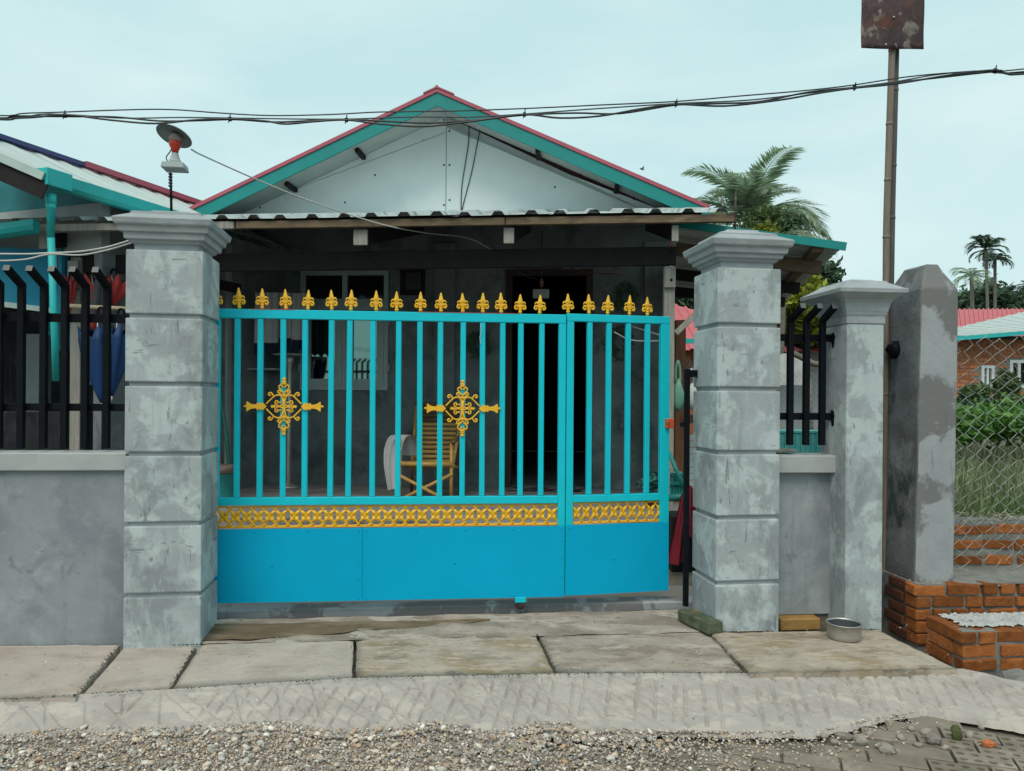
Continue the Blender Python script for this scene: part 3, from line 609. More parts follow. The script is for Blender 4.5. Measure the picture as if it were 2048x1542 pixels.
def ornament_mesh():
    mb = MB(); sc = lambda p: [(x*KO, 0, z*KO) for x, z in p]
    r = 13.5*KO
    for sx in (-1, 1):
        for sz in (-1, 1):
            f = lambda P: [(x*sx, z*sz) for x, z in P]
            mb.tube(crv(sc(f([(300,42),(225,118),(160,178),(95,198),(38,168),(18,100),(8,30)])), 5), r*1.05, 6)
            mb.tube(crv(sc(f([(8,40),(40,18),(80,8),(125,25),(152,62),(135,95),(105,90),(100,62),(122,58)])), 4), r*.95, 6)
            mb.tube(crv(sc(f([(40,70),(70,64),(80,80)])), 4), r*.9, 5)
            mb.tube(crv(sc(f([(170,165),(190,205),(222,238),(256,226),(258,196),(232,190),(228,210)])), 4), r, 6)
            mb.tube(crv(sc(f([(0,180),(35,195),(72,222),(104,248),(92,276),(62,268),(58,240)])), 4), r, 6)
            mb.tube(crv(sc(f([(8,232),(40,268),(76,308),(84,350),(56,372),(26,352),(18,326)])), 4), r*1.05, 6)
    for sz in (-1, 1):
        prof = [(10,372),(44,380),(56,398),(30,412),(48,424),(36,440),(18,446),(26,456),(42,470),(30,482),(34,492),(20,500)]
        mb.lathe([(a*KO, z*KO*sz) for a, z in prof], 8, sy=.55)
        mb.lathe([(6*KO, 150*KO*sz),(30*KO, 185*KO*sz),(22*KO, 205*KO*sz),(4*KO, 245*KO*sz)], 6, sy=.7)
    mb.lathe([(4*KO,-150*KO),(24*KO,-90*KO),(20*KO,-40*KO),(30*KO,0),(20*KO,40*KO),(24*KO,90*KO),(4*KO,150*KO)], 8, sy=.7)
    for sx in (-1, 1):
        up = [(105,0),(150,14),(160,30),(185,16),(205,30),(212,12),(228,0)]
        mb.prism([(x*sx*KO, z*KO) for x, z in up+[(x, -z) for x, z in up[-2:0:-1]]], -.006, .004)
        up = [(292,0),(325,34),(350,62),(380,50),(400,66),(425,40),(440,62),(458,58),(462,34),(520,36),(560,46),(625,88),(628,70),(632,26)]
        mb.prism([(x*sx*KO, z*KO) for x, z in up+[(x, -z) for x, z in up[:0:-1]]], -.007, .003)
        for z in (-24, 0, 24):
            mb.tube(sc([(340*sx, z*.8), (480*sx, z*.8), (560*sx, z*1.1), (622*sx, z*2.4)]), 11*KO, 5)
        mb.lathe([(5*KO,630*sx*KO),(22*KO,640*sx*KO),(20*KO,660*sx*KO),(3*KO,684*sx*KO)], 6, axis='x')
    return mb.mesh('ornament', m_gold)
ORN = ornament_mesh()
def lattice_mesh(w, h):   # one unit: interlaced arcs crossing behind a four-point leaf star
    mb = MB(); a, b = w*.5, h*.5; r = .0055
    for s in (-1, 1):
        mb.tube(crv([(-a*1.25,0,s*b*.80),(-a*.72,0,s*b*.96),(0,0,s*b),(a*.72,0,s*b*.96),(a*1.25,0,s*b*.80)], 3), r, 5)
        mb.tube(crv([(-a*1.2,.003*s,-s*b*.93),(-a*.75,.003*s,-s*b*.55),(-a*.3,.003*s,-s*b*.2),(a*.3,.003*s,s*b*.2),(a*.75,.003*s,s*b*.55),(a*1.2,.003*s,s*b*.93)], 3), r*.95, 5)
    for sx in (-1, 1):
        for sz in (-1, 1):
            P = [(0,0),(a*.60*sx,b*.06*sz),(a*.66*sx,b*.30*sz),(a*.98*sx,b*.62*sz),(a*.40*sx,b*.60*sz),(a*.02*sx,b*.36*sz)]
            n = len(P); mid = (a*.42*sx, b*.32*sz)
            mb.add([(x, -.004, z) for x, z in P]+[(mid[0], -.014, mid[1])]+[(x, .006, z) for x, z in P], [(k, (k+1)%n, n) for k in range(n)]+[(k, n+1+k, n+1+(k+1)%n, (k+1)%n) for k in range(n)])
        mb.add([(0,-.012,0),(a*.5*sx,-.003,b*.10),(a*.74*sx,-.002,b*.10),(a*.52*sx,-.003,0),(a*.74*sx,-.002,-b*.10),(a*.5*sx,-.003,-b*.10)], [(0,1,3),(1,2,3),(3,4,5),(0,3,5)])
    return mb.mesh('lattice_star', m_goldd)
RIV = MB().lathe([(.006,0),(.0055,.002),(.003,.004),(.0005,.0045)], 8, axis='z').mesh('rivet', m_sheet)
# ================================================================== SLIDING GATE
VG = .42
def gate_build(T_, fr, v, pz, uA, uB, zs, bars, fins, lat_units, sheet_seams, stiles, orn=(), primer=()):
    (zt1, zt0, zm1, zm0, zl1, zl0, zsh1, zsh0) = zs
    if isinstance(T_, tuple): pass
    mb = MB(); mb.box(uA, uB, v, v+.04, zt0, zt1); T_.part('top_rail', mb, m_teal, bev=.003)
    for a, b in stiles:
        mb = MB(); mb.box(a, b, v+.001, v+.041, zsh0+.004, zt0-.0005 if (a, b) != stiles[-1] or len(stiles) < 2 else zt0-.0005); T_.part('stile', mb, m_teal, bev=.003)
    ia = stiles[0][1] if len(stiles) > 1 else uA; ib = stiles[-1][0]
    mb = MB(); mb.box(ia, ib, v, v+.04, zm0, zm1); T_.part('mid_rail', mb, m_teal, bev=.003)
    bmz = zt0-zm1
    bm_ = MB(); bm_.box(-.0175, .0175, .004, .036, 0, bmz); me = bm_.mesh('bar', m_teal, bev=.004)
    for u in bars: T_.inst('bar', me, (u, v, zm1), (0, random.gauss(0,.0015), random.gauss(0,.03)))
    for u in fins:
        T_.inst('finial', FIN, (u, v+.02, zt1-.003), (random.gauss(0,.02), random.gauss(0,.025), random.gauss(0,.15)), (1, 1, random.uniform(.96,1.04)))
    w = (lat_units[1]-lat_units[0])
    lm = lattice_mesh(w*1.0, zl1-zl0-.004)
    for u in lat_units: T_.inst('lattice_star', lm, (u, v+.022, (zl1+zl0)/2), (0,0,random.gauss(0,.03)))
    mb = MB(); mb.box(ia, ib, v+.012, v+.03, zl0-.006, zl0-.001); T_.part('lattice_ledge', mb, m_gold)
    ed = [uA if len(stiles) == 1 else uA+.002]+sheet_seams+[uB-.002]
    for a, b in zip(ed, ed[1:]):
        mb = MB(); mb.grid(lambda s, t, a=a, b=b: (a+.0012+(b-a-.0024)*s, v-.0035-.0008*math.sin(math.pi*s)*math.sin(math.pi*t)*math.sin(5*s+3*t), zsh0+(zsh1-zsh0)*t), 12, 6, False)
        T_.part('sheet', mb, m_sheet, solid=.002)
        n = max(3, int((b-a)/.24))
        for k in range(n):
            x = a+.025+(b-a-.05)*k/(n-1)
            for z in (zsh1-.018, zsh0+.014): T_.inst('rivet', RIV, (x, v-.0036, z), (math.pi/2, 0, 0))
        for z in (.3, .55, .8): T_.inst('rivet', RIV, (b-.018, v-.0036, zsh0+(zsh1-zsh0)*z), (math.pi/2, 0, 0))
        T_.inst('rivet', RIV, (a+(b-a)*.45, v-.0065, zsh0+(zsh1-zsh0)*.5), (math.pi/2, 0, 0))
    for a in sheet_seams:
        mb = MB(); mb.box(a-.02, a+.02, v+.0005, v+.011, zsh0+.004, zsh1-.004); T_.part('seam_strip', mb, m_sheet)
    for cx, cz in orn:
        T_.inst('ornament', ORN, (cx, v-.004, cz))
    for a, b in primer:
        mb = MB(); mb.box(a, b, v-.0015, v+.03, zt1-.001, zt1+.0025); T_.part('primer_patch', mb, m_primer, label='bare red primer patch along the top rail')
zg = lambda y: GF.z(780, y, VG); ug = lambda px, y=800: GF.u(px, VG, y)
uA, uB = ug(395, 900), ug(1131, 900)
sg = T('sliding_gate', 'long turquoise sliding gate leaf with gold finials and two gold ornaments', 'gate', GF, ((uA+uB)/2, VG, zg(1200)))
bx = [432,473,519,566,609,661,697,745,796,840,880,925,965,1005,1042,1083]
fx = [432,477,523,571,615,663,701,752,793,841,882,926,966,1003,1041,1080]
lat = [ug(446+23.0*k+(k//6)*3.6, 1035) for k in range(-1, 29)]
lat = [x for x in lat if x < ug(1107, 1035)]
gate_build(sg, GF, VG, None, uA, uB, (zg(623), zg(641), zg(994), zg(1009), zg(1012), zg(1052), zg(1055), zg(1200)),
           [ug(p) for p in bx], [ug(p, 620) for p in fx], lat, [ug(725, 1130)], [(ug(1116.5, 900), uB)],
           [(ug(568, 815), zg(814)), (ug(925, 815), zg(816))], [(ug(500,622), ug(590,622)), (ug(836,625), ug(1040,627))])
# frame strip below the sheets, wheel in its teal bracket
mb = MB(); uw = ug(1041, 1195); mb.box(uw-.035, uw+.035, VG-.01, VG+.03, zg(1210), zg(1199)); bkt = sg.part('wheel_bracket', mb, m_teal, bev=.003)
mb = MB(); zc = zg(1215); mb.lathe([(.004,-.012),(.032,-.012),(.034,-.006),(.026,0),(.034,.006),(.032,.012),(.004,.012)], 16, axis='z')
wh = mb.mesh('wheel', m_rust); w_ = sg.inst('wheel', wh, (uw, VG+.012, zc), (math.pi/2, 0, 0))
# ================================================================== GATE LEAF, swung a little inward
hx, hy = GF.w(ug(1133, 900), VG)[:2]
LF = Fr(hx, hy, R(12.5))
zl = lambda y: LF.z(1236, y, 0); ulf = lambda px, y=800: LF.u(px, 0, y)
lB = ulf(1339, 900)
lf = T('gate_leaf', 'narrow turquoise gate leaf standing slightly open beside the right pillar', 'gate', LF, (lB/2, 0, zl(1185)))
gate_build(lf, LF, 0, None, 0, lB, (zl(630), zl(645), zl(989), zl(1003), zl(1005), zl(1044), zl(1047), zl(1186)),
           [ulf(p) for p in (1180,1218,1257,1296)], [ulf(p, 628) for p in (1138,1180,1217,1261,1297)], [ulf(1155+18.6*k, 1025) for k in range(10)], [],
           [(0, ulf(1147, 900)), (ulf(1321, 900), lB)])
mb = MB(); z = zl(847); mb.box(lB-.035, lB+.022, -.03, .01, z-.032, z+.032); lt = lf.part('latch', mb, m_orange, bev=.004, label='orange latch box on the leaf edge')
mb = MB(); mb.lathe([(.004,0),(.008,.004),(.008,.012),(.003,.016)], 8); lf.inst('latch_bolt', mb.mesh('latch_bolt', m_iron), (lB-.03, -.036, z+.01), (math.pi/2,0,0), parent=None)
# track rail on the ground
tr = MB(); a = GF.at(420, 1226, VG-.03); b = GF.at(1285, 1205, VG-.03)
a = GF.g(424, 1224, .02); b = GF.g(1287, 1203, .02)
tr.bar((*a, .014), (*b, .02), .02, .024)
S('gate_track', 'long iron track rail on the ground under the sliding gate', 'track', GF, (*a, 0), tr, m_iron)
# dangling white string from the top rail
st = MB(); q = (ug(961, 650), VG-.004, zg(645)); st.tube(crv([q, (q[0]+.006, VG-.006, q[2]-.05), (q[0]-.004, VG-.006, q[2]-.09), (q[0]+.006, VG-.006, q[2]-.135)], 4), .0022, 5)
S('string', 'short white string hanging from the gate top rail', 'string', GF, q, st, m_cablew)
# black latch post
lp = T('latch_post', 'thin black steel post between the gate leaf and right pillar', 'post', GF, (GF.u(1374, .33), .33, 0))
u = GF.u(1374, .33); mb = MB(); mb.box(u-.016, u+.016, .314, .346, GF.z(1374, 1212, .33), GF.z(1374, 738, .33)); lp.part('post', mb, m_black, bev=.002)
mb = MB(); mb.box(u+.017, u+.085, .318, .342, GF.z(1374, 754, .33), GF.z(1374, 740, .33)); lp.part('arm', mb, m_black, bev=.002)
mb = MB(); mb.box(u-.045, u-.0165, .318, .336, GF.z(1374, 853, .33), GF.z(1374, 845, .33)); lp.part('keeper', mb, m_black)
mb = MB(); q = GF.g(1375, 1212, .0)
mbk = MB(); mbk.box(-.055, .055, -.16, .16, 0, .075)
o = S('mossy_brick', 'mossy green brick lying at the foot of the right gate pillar', 'brick', GF, (*GF.g(1400, 1255, .0), .004), mbk.mesh('mossy_brick', m_moss, bev=.008, jit=.002), m_moss)
o.rotation_euler.z += R(17)
# aluminium pan
pn = T('pan', 'round dented aluminium pan on the slab before the slim pillar', 'pan', GF, GF.gp(1688, 1276, .012))
q = GF.gp(1688, 1276, .014)
mb = MB(); rr, hh = .096, .088
mb.lathe([(rr*.90,0),(rr*.97,.006),(rr,.03),(rr*1.0,hh),(rr*1.07,hh+.002),(rr*1.07,hh+.006),(rr*.975,hh+.006),(rr*.97,hh-.004)], 40, q); mb.f.pop(); mb.sm.pop(); pn.part('body', mb, m_alu)
mb = MB(); mb.lathe([(rr*.968,hh-.002),(rr*.955,.03),(rr*.9,.012),(.001,.011)], 40, q); mb.f.pop(-2); mb.sm.pop(-2); pn.part('inside', mb, m_aluin)
mb = MB(); mb.lathe([(.001,.045),(rr*.95,.0451)], 36, q); pn.part('contents', MB().lathe([(.001,.04),(rr*.953,.042)], 36, q), m_aluin)
# ================================================================== LAMP ON LEFT PILLAR
vL = .16
zt_ = P1.z(330, 415, .1)
lu = P1.u(341, vL, 400)
la = T('pillar_lamp', 'grey disc-shaded lamp with red bulb on a rod above the left pillar', 'lamp', P1, (lu, vL, zt_))
L_ = lambda px, py: P1.p(px, py, vL)
mb = MB(); mb.tube([(*L_(343,420)[:2], zt_-.03), L_(342,380), L_(341,346)], .0075, 6); la.part('rod', mb, m_black)
mb = MB()
for k in range(5): 
    p_ = L_(341, 348+k*6); mb.lathe([(.004,-.008),(.013,-.003),(.012,.004),(.004,.008)], 7, p_)
la.part('wire_wrap', mb, m_cable)
c = L_(350, 333)
mb = MB(); mb.hexa([(c[0]-.066,c[1]-.06,c[2]-.022),(c[0]+.066,c[1]-.06,c[2]-.022),(c[0]+.066,c[1]+.06,c[2]-.022),(c[0]-.066,c[1]+.06,c[2]-.022),(c[0]-.06,c[1]-.054,c[2]+.015),(c[0]+.06,c[1]-.054,c[2]+.015),(c[0]+.06,c[1]+.054,c[2]+.015),(c[0]-.06,c[1]+.054,c[2]+.015)])
bs = la.part('base', mb, m_lampb, bev=.004)
mb = MB(); mb.lathe([(.045,.016),(.036,.03),(.026,.05),(.02,.07),(.019,.078)], 18, c); la.part('socket_neck', mb, m_lampb, parent=bs)
mb = MB(); mb.lathe([(.017,.078),(.022,.10),(.034,.125),(.036,.14),(.034,.148)], 18, c); la.part('bulb', mb, m_bulb)
mb = MB(); mb.lathe([(.034,.1485),(.035,.175),(.03,.19),(.012,.196)], 18, c); la.part('socket', mb, M('socket_beige', (.40,.33,.30), .6))
cc = (c[0], c[1], c[2]+.196); mb = MB(); ang = R(14)
prof = [(.008,.012),(.05,.006),(.09,-.008),(.104,-.018),(.102,-.0215),(.088,-.013),(.05,.001),(.008,.006)]
mb.lathe(prof, 36); ca_, sa_ = math.cos(ang), math.sin(ang)
cb_, sb_ = math.cos(R(-20)), math.sin(R(-20))
mb.v = [(cc[0]+x*ca_+z*sa_, cc[1]+y*cb_-(-x*sa_+z*ca_)*sb_, cc[2]+y*sb_+(-x*sa_+z*ca_)*cb_) for x, y, z in mb.v]
la.part('shade', mb, m_shade)
mb = MB(); mb.tube(crv([(c[0]-.035,c[1],c[2]+.015),(c[0]-.05,c[1],c[2]+.05),(c[0]-.03,c[1],c[2]+.085),(c[0]-.018,c[1],c[2]+.11)], 5), .0035, 5); la.part('lamp_lead', mb, m_cable)
# ================================================================== MAIN HOUSE
hs = T('house', 'low house with white board gable, green bargeboards and dark porch wall', 'house', HF, (0, 3, 0))
VR = -.65
FZ = .30                                     # porch floor level
ap_u, ap_z = HF.at(875, 187, VR); el_u, el_z = HF.at(388, 421, VR); er_u, er_z = HF.at(1400, 413, VR)
sl_ = (ap_z-el_z)/(ap_u-el_u); sr_ = (ap_z-er_z)/(er_u-ap_u)
EL, ER = el_u-.12, er_u+.10                  # eaves run on a little behind the awning
zL, zR = ap_z-sl_*(ap_u-EL), ap_z-sr_*(ER-ap_u)
VB = 7.5
def corr(T_, name, p0, p1, q0, q1, n, h, mat, label=None, th=.0):
    """ribbed sheet: p0->p1 is the eave edge, q0->q1 the upper edge; ribs run p->q"""
    p0, p1, q0, q1 = map(Vector, (p0, p1, q0, q1)); mb = MB()
    nrm = (p1-p0).cross(q0-p0).normalized()
    if nrm.z < 0: nrm = -nrm
    pr = [(0,0),(.30,0),(.40,1),(.60,1),(.70,0)]
    A = [((k+a)/n, b*h) for k in range(n) for a, b in pr]+[(1,0)]
    vs = [p0.lerp(p1, a)+nrm*b for a, b in A]+[q0.lerp(q1, a)+nrm*b for a, b in A]; m = len(A)
    mb.add(vs, [(i, i+1, m+i+1, m+i) for i in range(m-1)])
    return T_.part(name, mb, mat, label=label)
for k in range(7):
    v0, v1 = VR+k*(VB-VR)/7, VR+(k+1)*(VB-VR)/7+.03
    corr(hs, 'roof_sheet', (EL,v0,zL+.02+.001*(k%2)), (EL,v1,zL+.02+.001*(k%2)), (ap_u,v0,ap_z+.02+.001*(k%2)), (ap_u,v1,ap_z+.02+.001*(k%2)), 5, .03, m_red)
    corr(hs, 'roof_sheet', (ER,v0,zR+.02+.001*(k%2)), (ER,v1,zR+.02+.001*(k%2)), (ap_u,v0,ap_z+.02+.001*(k%2)), (ap_u,v1,ap_z+.02+.001*(k%2)), 5, .03, m_red)
FD = .15
for (ue, ze) in ((EL, zL), (ER, zR)):
    mb = MB(); mb.prism([(ue, ze-FD), (ap_u, ap_z-FD), (ap_u, ap_z), (ue, ze)], VR-.025, VR); hs.part('bargeboard', mb, m_green)
    mb = MB(); mb.prism([(ue, ze+.005), (ap_u, ap_z+.005), (ap_u, ap_z+.05), (ue, ze+.05)], VR-.04, VR-.012); hs.part('roof_edge_trim', mb, m_red)
mb = MB(); mb.prism([(ap_u-.16, ap_z-.16*sl_+.07), (ap_u-.03, ap_z+.055), (ap_u, ap_z+.085), (ap_u+.03, ap_z+.055), (ap_u+.20, ap_z-.2*sr_+.07), (ap_u+.2, ap_z-.2*sr_+.055), (ap_u, ap_z+.05), (ap_u-.16, ap_z-.16*sl_+.055)], VR-.05, VB); hs.part('ridge_cap', mb, m_red)
mb = MB(); mb.prism([(EL, zL-.03), (ap_u, ap_z-.03), (ap_u, ap_z-.018), (EL, zL-.018)], VR+.001, .0); hs.part('soffit', mb, m_soffit)
mb = MB(); mb.prism([(ER, zR-.03), (ap_u+.001, ap_z-.03), (ap_u+.001, ap_z-.018), (ER, zR-.018)], VR+.001, .0); hs.part('soffit', mb, m_soffit)
for px in (575, 715, 1075, 1235):
    u = HF.u(px, -.3, 300); z = (ap_z-sl_*(ap_u-u) if u < ap_u else ap_z-sr_*(u-ap_u))
    mb = MB(); mb.box(u-.025, u+.025, -.33, -.002, z-.085, z-.032); hs.part('purlin', mb, m_woodd)
# gable boards on plane v=0, cut by the roof slopes
def roofz(u): return (ap_z-sl_*(ap_u-u) if u < ap_u else ap_z-sr_*(u-ap_u))-.035
us, zs_ = HF.at(893, 265, 0)
ula = HF.u(476, 0, 425); ura = HF.u(1345, 0, 415)
zlow = HF.z(893, 436, 0)-.1
u6 = HF.u(640, 0, 350)
sz = lambda u: zs_+(u-us)*((HF.z(600,375,0)-zs_)/(HF.u(600,0,375)-us))
# crossing of the slanted seam with the roof line
uc = us
while sz(uc) < roofz(uc)-.004 and uc > ula: uc -= .004
g = .004
def gpanel(poly): mb = MB(); mb.prism(poly, -.012, .0); hs.part('gable_board', mb, m_board)
gpanel([(us-g, sz(us)+g), (us-g, roofz(us)), (uc, roofz(uc))])
gpanel([(ula, zlow), (us-g, zlow), (us-g, sz(us)-g), (uc, sz(uc)-g), (uc-.02, roofz(uc-.02)), (ula, max(roofz(ula), zlow+.02))])
gpanel([(us+g, zlow), (ura, zlow), (ura, max(roofz(ura), zlow+.02)), (ap_u if ap_u > us else us+g+.3, roofz(max(ap_u, us+g+.3))), (us+g, roofz(us+g))])
NAIL = MB().lathe([(.013,0),(.012,.004),(.001,.005)], 7).mesh('nail', m_black)
for px, py in ((888,240),(888,330),(888,410),(899,262),(899,330),(899,400),(700,290),(640,325),(520,415),(590,380),(690,405),(750,350),(1015,282),(1060,303),(1112,325),(1162,348),(1110,374),(1268,398)):
    u, z = HF.at(px, py, -.013); hs.inst('nail', NAIL, (u, -.012, z), (math.pi/2, 0, 0))
# dark seam wires hanging on the gable
for P in (((938,252),(937,285),(930,330),(924,370),(922,410),(924,428)), ((962,250),(952,300),(942,350),(930,395),(922,428))):
    mb = MB(); mb.tube(crv([HF.p(x, y, -.022) for x, y in P], 4), .006, 5)
    S('gable_wire', 'straight dark wire hanging down the white gable' if P[0][0] < 950 else 'slanting dark wire hanging down the white gable', 'wire', HF, HF.p(*P[0], -.022), mb, m_cable, 'wires on the gable')
# facade: walls with window and door openings
wx0, wx1 = HF.u(601, 0), HF.u(776, 0); wz0, wz1 = HF.z(690, 780, 0), HF.z(690, 542, 0)
dx0, dx1 = HF.u(1018, 0), HF.u(1176, 0); dz1 = HF.z(1095, 552, 0)
fl, fr_ = HF.u(445, 0), HF.u(1338, 0)
ZT = zlow+.02
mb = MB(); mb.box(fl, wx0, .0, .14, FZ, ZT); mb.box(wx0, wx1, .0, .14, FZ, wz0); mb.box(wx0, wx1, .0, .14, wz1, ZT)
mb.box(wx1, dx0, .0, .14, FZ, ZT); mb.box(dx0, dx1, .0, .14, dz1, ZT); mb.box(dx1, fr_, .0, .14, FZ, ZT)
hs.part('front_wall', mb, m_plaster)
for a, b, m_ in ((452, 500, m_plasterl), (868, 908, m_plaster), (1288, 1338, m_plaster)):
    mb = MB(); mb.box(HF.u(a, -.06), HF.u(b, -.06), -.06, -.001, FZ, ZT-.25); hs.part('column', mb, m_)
# shell
mb = MB(); mb.box(fl, fl+.12, .141, VB-.3, -.1, max(ZT, zL)); hs.part('side_wall', mb, m_greyw)
mb = MB(); mb.box(fr_-.12, fr_, .141, VB-.3, -.1, ZT); hs.part('side_wall', mb, m_greyw)
# rear wall with small vent openings high up
vb_ = 6.2; vents = []
for px, py in ((1046,566),(1128,565),(1133,565),(1138,565)): vents.append(HF.at(px, py, vb_))
za, zb_ = min(v[1] for v in vents)-.05, max(v[1] for v in vents)+.05; vs_ = sorted(v[0] for v in vents)
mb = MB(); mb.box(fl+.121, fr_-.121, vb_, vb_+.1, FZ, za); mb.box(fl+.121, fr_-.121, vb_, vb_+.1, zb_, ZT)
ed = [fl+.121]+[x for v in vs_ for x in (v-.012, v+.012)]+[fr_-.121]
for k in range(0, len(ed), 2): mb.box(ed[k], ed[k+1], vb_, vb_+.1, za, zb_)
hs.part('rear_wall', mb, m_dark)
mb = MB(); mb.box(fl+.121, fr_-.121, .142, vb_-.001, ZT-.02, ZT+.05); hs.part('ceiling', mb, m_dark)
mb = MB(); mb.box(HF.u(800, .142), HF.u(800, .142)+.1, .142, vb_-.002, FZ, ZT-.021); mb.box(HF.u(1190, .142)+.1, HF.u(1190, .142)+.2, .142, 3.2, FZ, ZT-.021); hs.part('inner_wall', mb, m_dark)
mb = MB(); mb.box(fl, fr_, -2.55, vb_, -.1, FZ-.001); hs.part('porch_floor', mb, M('porch_floor', (.24,.235,.23), .85, var=.25, scale=3, layers=[((.07,.07,.07),5,.58,.62,.7,(.5,3,1))]), bev=.01)
# window
wn_ = hs.part('window', MB().box(wx0, wx1, .05, .06, wz0, wz0+.001), m_winf)
mb = MB(); f = .055
for b in ((wx0,wx0+f,wz0,wz1),(wx1-f,wx1,wz0,wz1),(wx0+f,wx1-f,wz1-f,wz1),(wx0+f,wx1-f,wz0,wz0+f)): mb.box(b[0], b[1], -.03, .08, b[2], b[3])
wm = (HF.u(689, 0)); zt2 = HF.z(690, 603, 0)
mb.box(wm-.03, wm+.03, -.028, .08, wz0+f, wz1-f); mb.box(wx0+f, wm-.03, -.026, .08, zt2-.03, zt2+.03); mb.box(wm+.03, wx1-f, -.026, .08, zt2-.03, zt2+.03)
hs.part('window_frame', mb, m_winf, parent=wn_)
for a, b in ((wx0+f, wm-.03), (wm+.03, wx1-f)):
    hs.part('pane', MB().box(a, b, .02, .026, zt2+.03, wz1-f), m_glass, parent=wn_)
    mb = MB(); z0_, z1_ = wz0+f, zt2-.03; s_ = .085
    for q in ((a,a+s_,z0_,z1_),(b-s_,b,z0_,z1_),(a+s_,b-s_,z0_,z0_+s_),(a+s_,b-s_,z1_-s_,z1_)): mb.box(q[0], q[1], -.045, .0, q[2], q[3])
    for x in (a+s_*.5, b-s_*.5): mb.box(x-.012, x+.012, -.052, -.044, z0_+.03, z1_-.03)
    hs.part('casement', mb, m_winf, parent=wn_)
    hs.part('pane', MB().box(a+s_, b-s_, -.02, -.014, z0_+s_, z1_-s_), m_mirror, parent=wn_)
for z in (wz0+.28, zt2-.25):
    for x in (wx0-.012, wx1+.012): hs.part('hinge', MB().lathe([(.014,-.05),(.014,.05)], 8, (x, -.035, z)), m_winf, parent=wn_)
# door frame
dr = hs.part('door_frame', MB().box(dx0-.05, dx0+.03, -.02, .145, FZ, dz1).box(dx1-.03, dx1+.05, -.02, .145, FZ, dz1).box(dx0-.05, dx1+.05, -.021, .146, dz1, dz1+.08), M('door_frame_brown', (.035,.02,.018), .6))
q = HF.g(1020, 972, FZ+.01); q2 = HF.g(1165, 972, FZ+.01)
mt = T('floor_mat', 'dark striped mat on the porch floor before the doorway', 'mat', HF, ((q[0]+q2[0])/2, -.15, FZ))
for k in range(9):
    mb = MB(); z_ = FZ+.004; v_ = -.34+k*.045
    mb.grid(lambda a, b, v_=v_, k=k: (q[0]+(q2[0]-q[0])*a, v_+.045*b, z_+.012*abs(math.sin(a*9+k))*random.uniform(.6,1)), 14, 1); mt.part('stripe', mb, (m_clothd, m_cloth, m_cred)[(0,1,0,2,0,1,0,0,1)[k]])
# ceramic wall plates / plants in dark: round wall basket right of door
for px, py, r_, lb in ((1238,685,.2,'round dark wreath on the porch wall right of the doorway, lower of two'), (1250,595,.17,'round dark wreath on the porch wall right of the doorway, upper of two'), (955,690,.16,'dark wreath on the porch wall left of the doorway')):
    u, z = HF.at(px, py, -.05); V_ = []; n = 160
    mb = MB()
    for k in range(n):
        t = random.uniform(0, 6.28); rr_ = r_*random.uniform(.3, 1); p = Vector((u+rr_*math.cos(t), -.05+random.uniform(-.03,.03), z+rr_*math.sin(t)*1.1))
        a_ = Vector((random.gauss(0,1), random.gauss(0,.4), random.gauss(0,1))).normalized()*.035; b_ = a_.cross(Vector((0,1,0))).normalized()*.010
        mb.add([p-a_, p+b_, p+a_, p-b_], [(0,1,2,3)])
    S('wreath', lb, 'wreath', HF, (u, -.05, z), mb, m_leafd, 'wreaths on the porch wall')
# electricity meter
mt_ = T('electricity_meter', 'grey electricity meter on a dark board beside the window', 'meter', HF, (HF.u(826, -.06), -.03, HF.z(826, 560, 0)))
a, b = HF.at(800, 590, -.03), HF.at(850, 505, -.03); mt_.part('board', MB().box(a[0], b[0], -.03, -.001, a[1], b[1]), m_woodd)
a, b = HF.at(805, 536, -.06), HF.at(832, 510, -.06); mt_.part('meter_box', MB().box(a[0], b[0], -.12, -.031, a[1], b[1]), m_pale, bev=.01)
mt_.part('dial', MB().box(a[0]+.03, b[0]-.03, -.124, -.121, b[1]-.065, b[1]-.03), m_black)
a, b = HF.at(812, 580, -.06), HF.at(842, 545, -.06); mt_.part('fuse_box', MB().box(a[0], b[0], -.1, -.031, a[1], b[1]), M('fuse_black', (.03,.035,.04), .4), bev=.01)
# hanging bulb box in the doorway
q = HF.p(1083, 578, -1.0)
hl = T('ceiling_lamp', 'pale box lamp hanging by a cord in front of the doorway', 'lamp', HF, q)
a, b = HF.at(1066, 596, -1), HF.at(1098, 579, -1); hl.part('box', MB().box(a[0], b[0], -1.05, -.95, a[1], b[1]), m_greyw, bev=.006)
hl.part('socket', MB().lathe([(.018,0),(.022,.05),(.012,.09)], 10, (q[0], -1, b[1]+.03)), M('socket_brown', (.25,.13,.11), .6))
hl.part('cord', MB().tube([(q[0], -1, b[1]), (q[0], -1, 3.28)], .006, 5), m_cable)
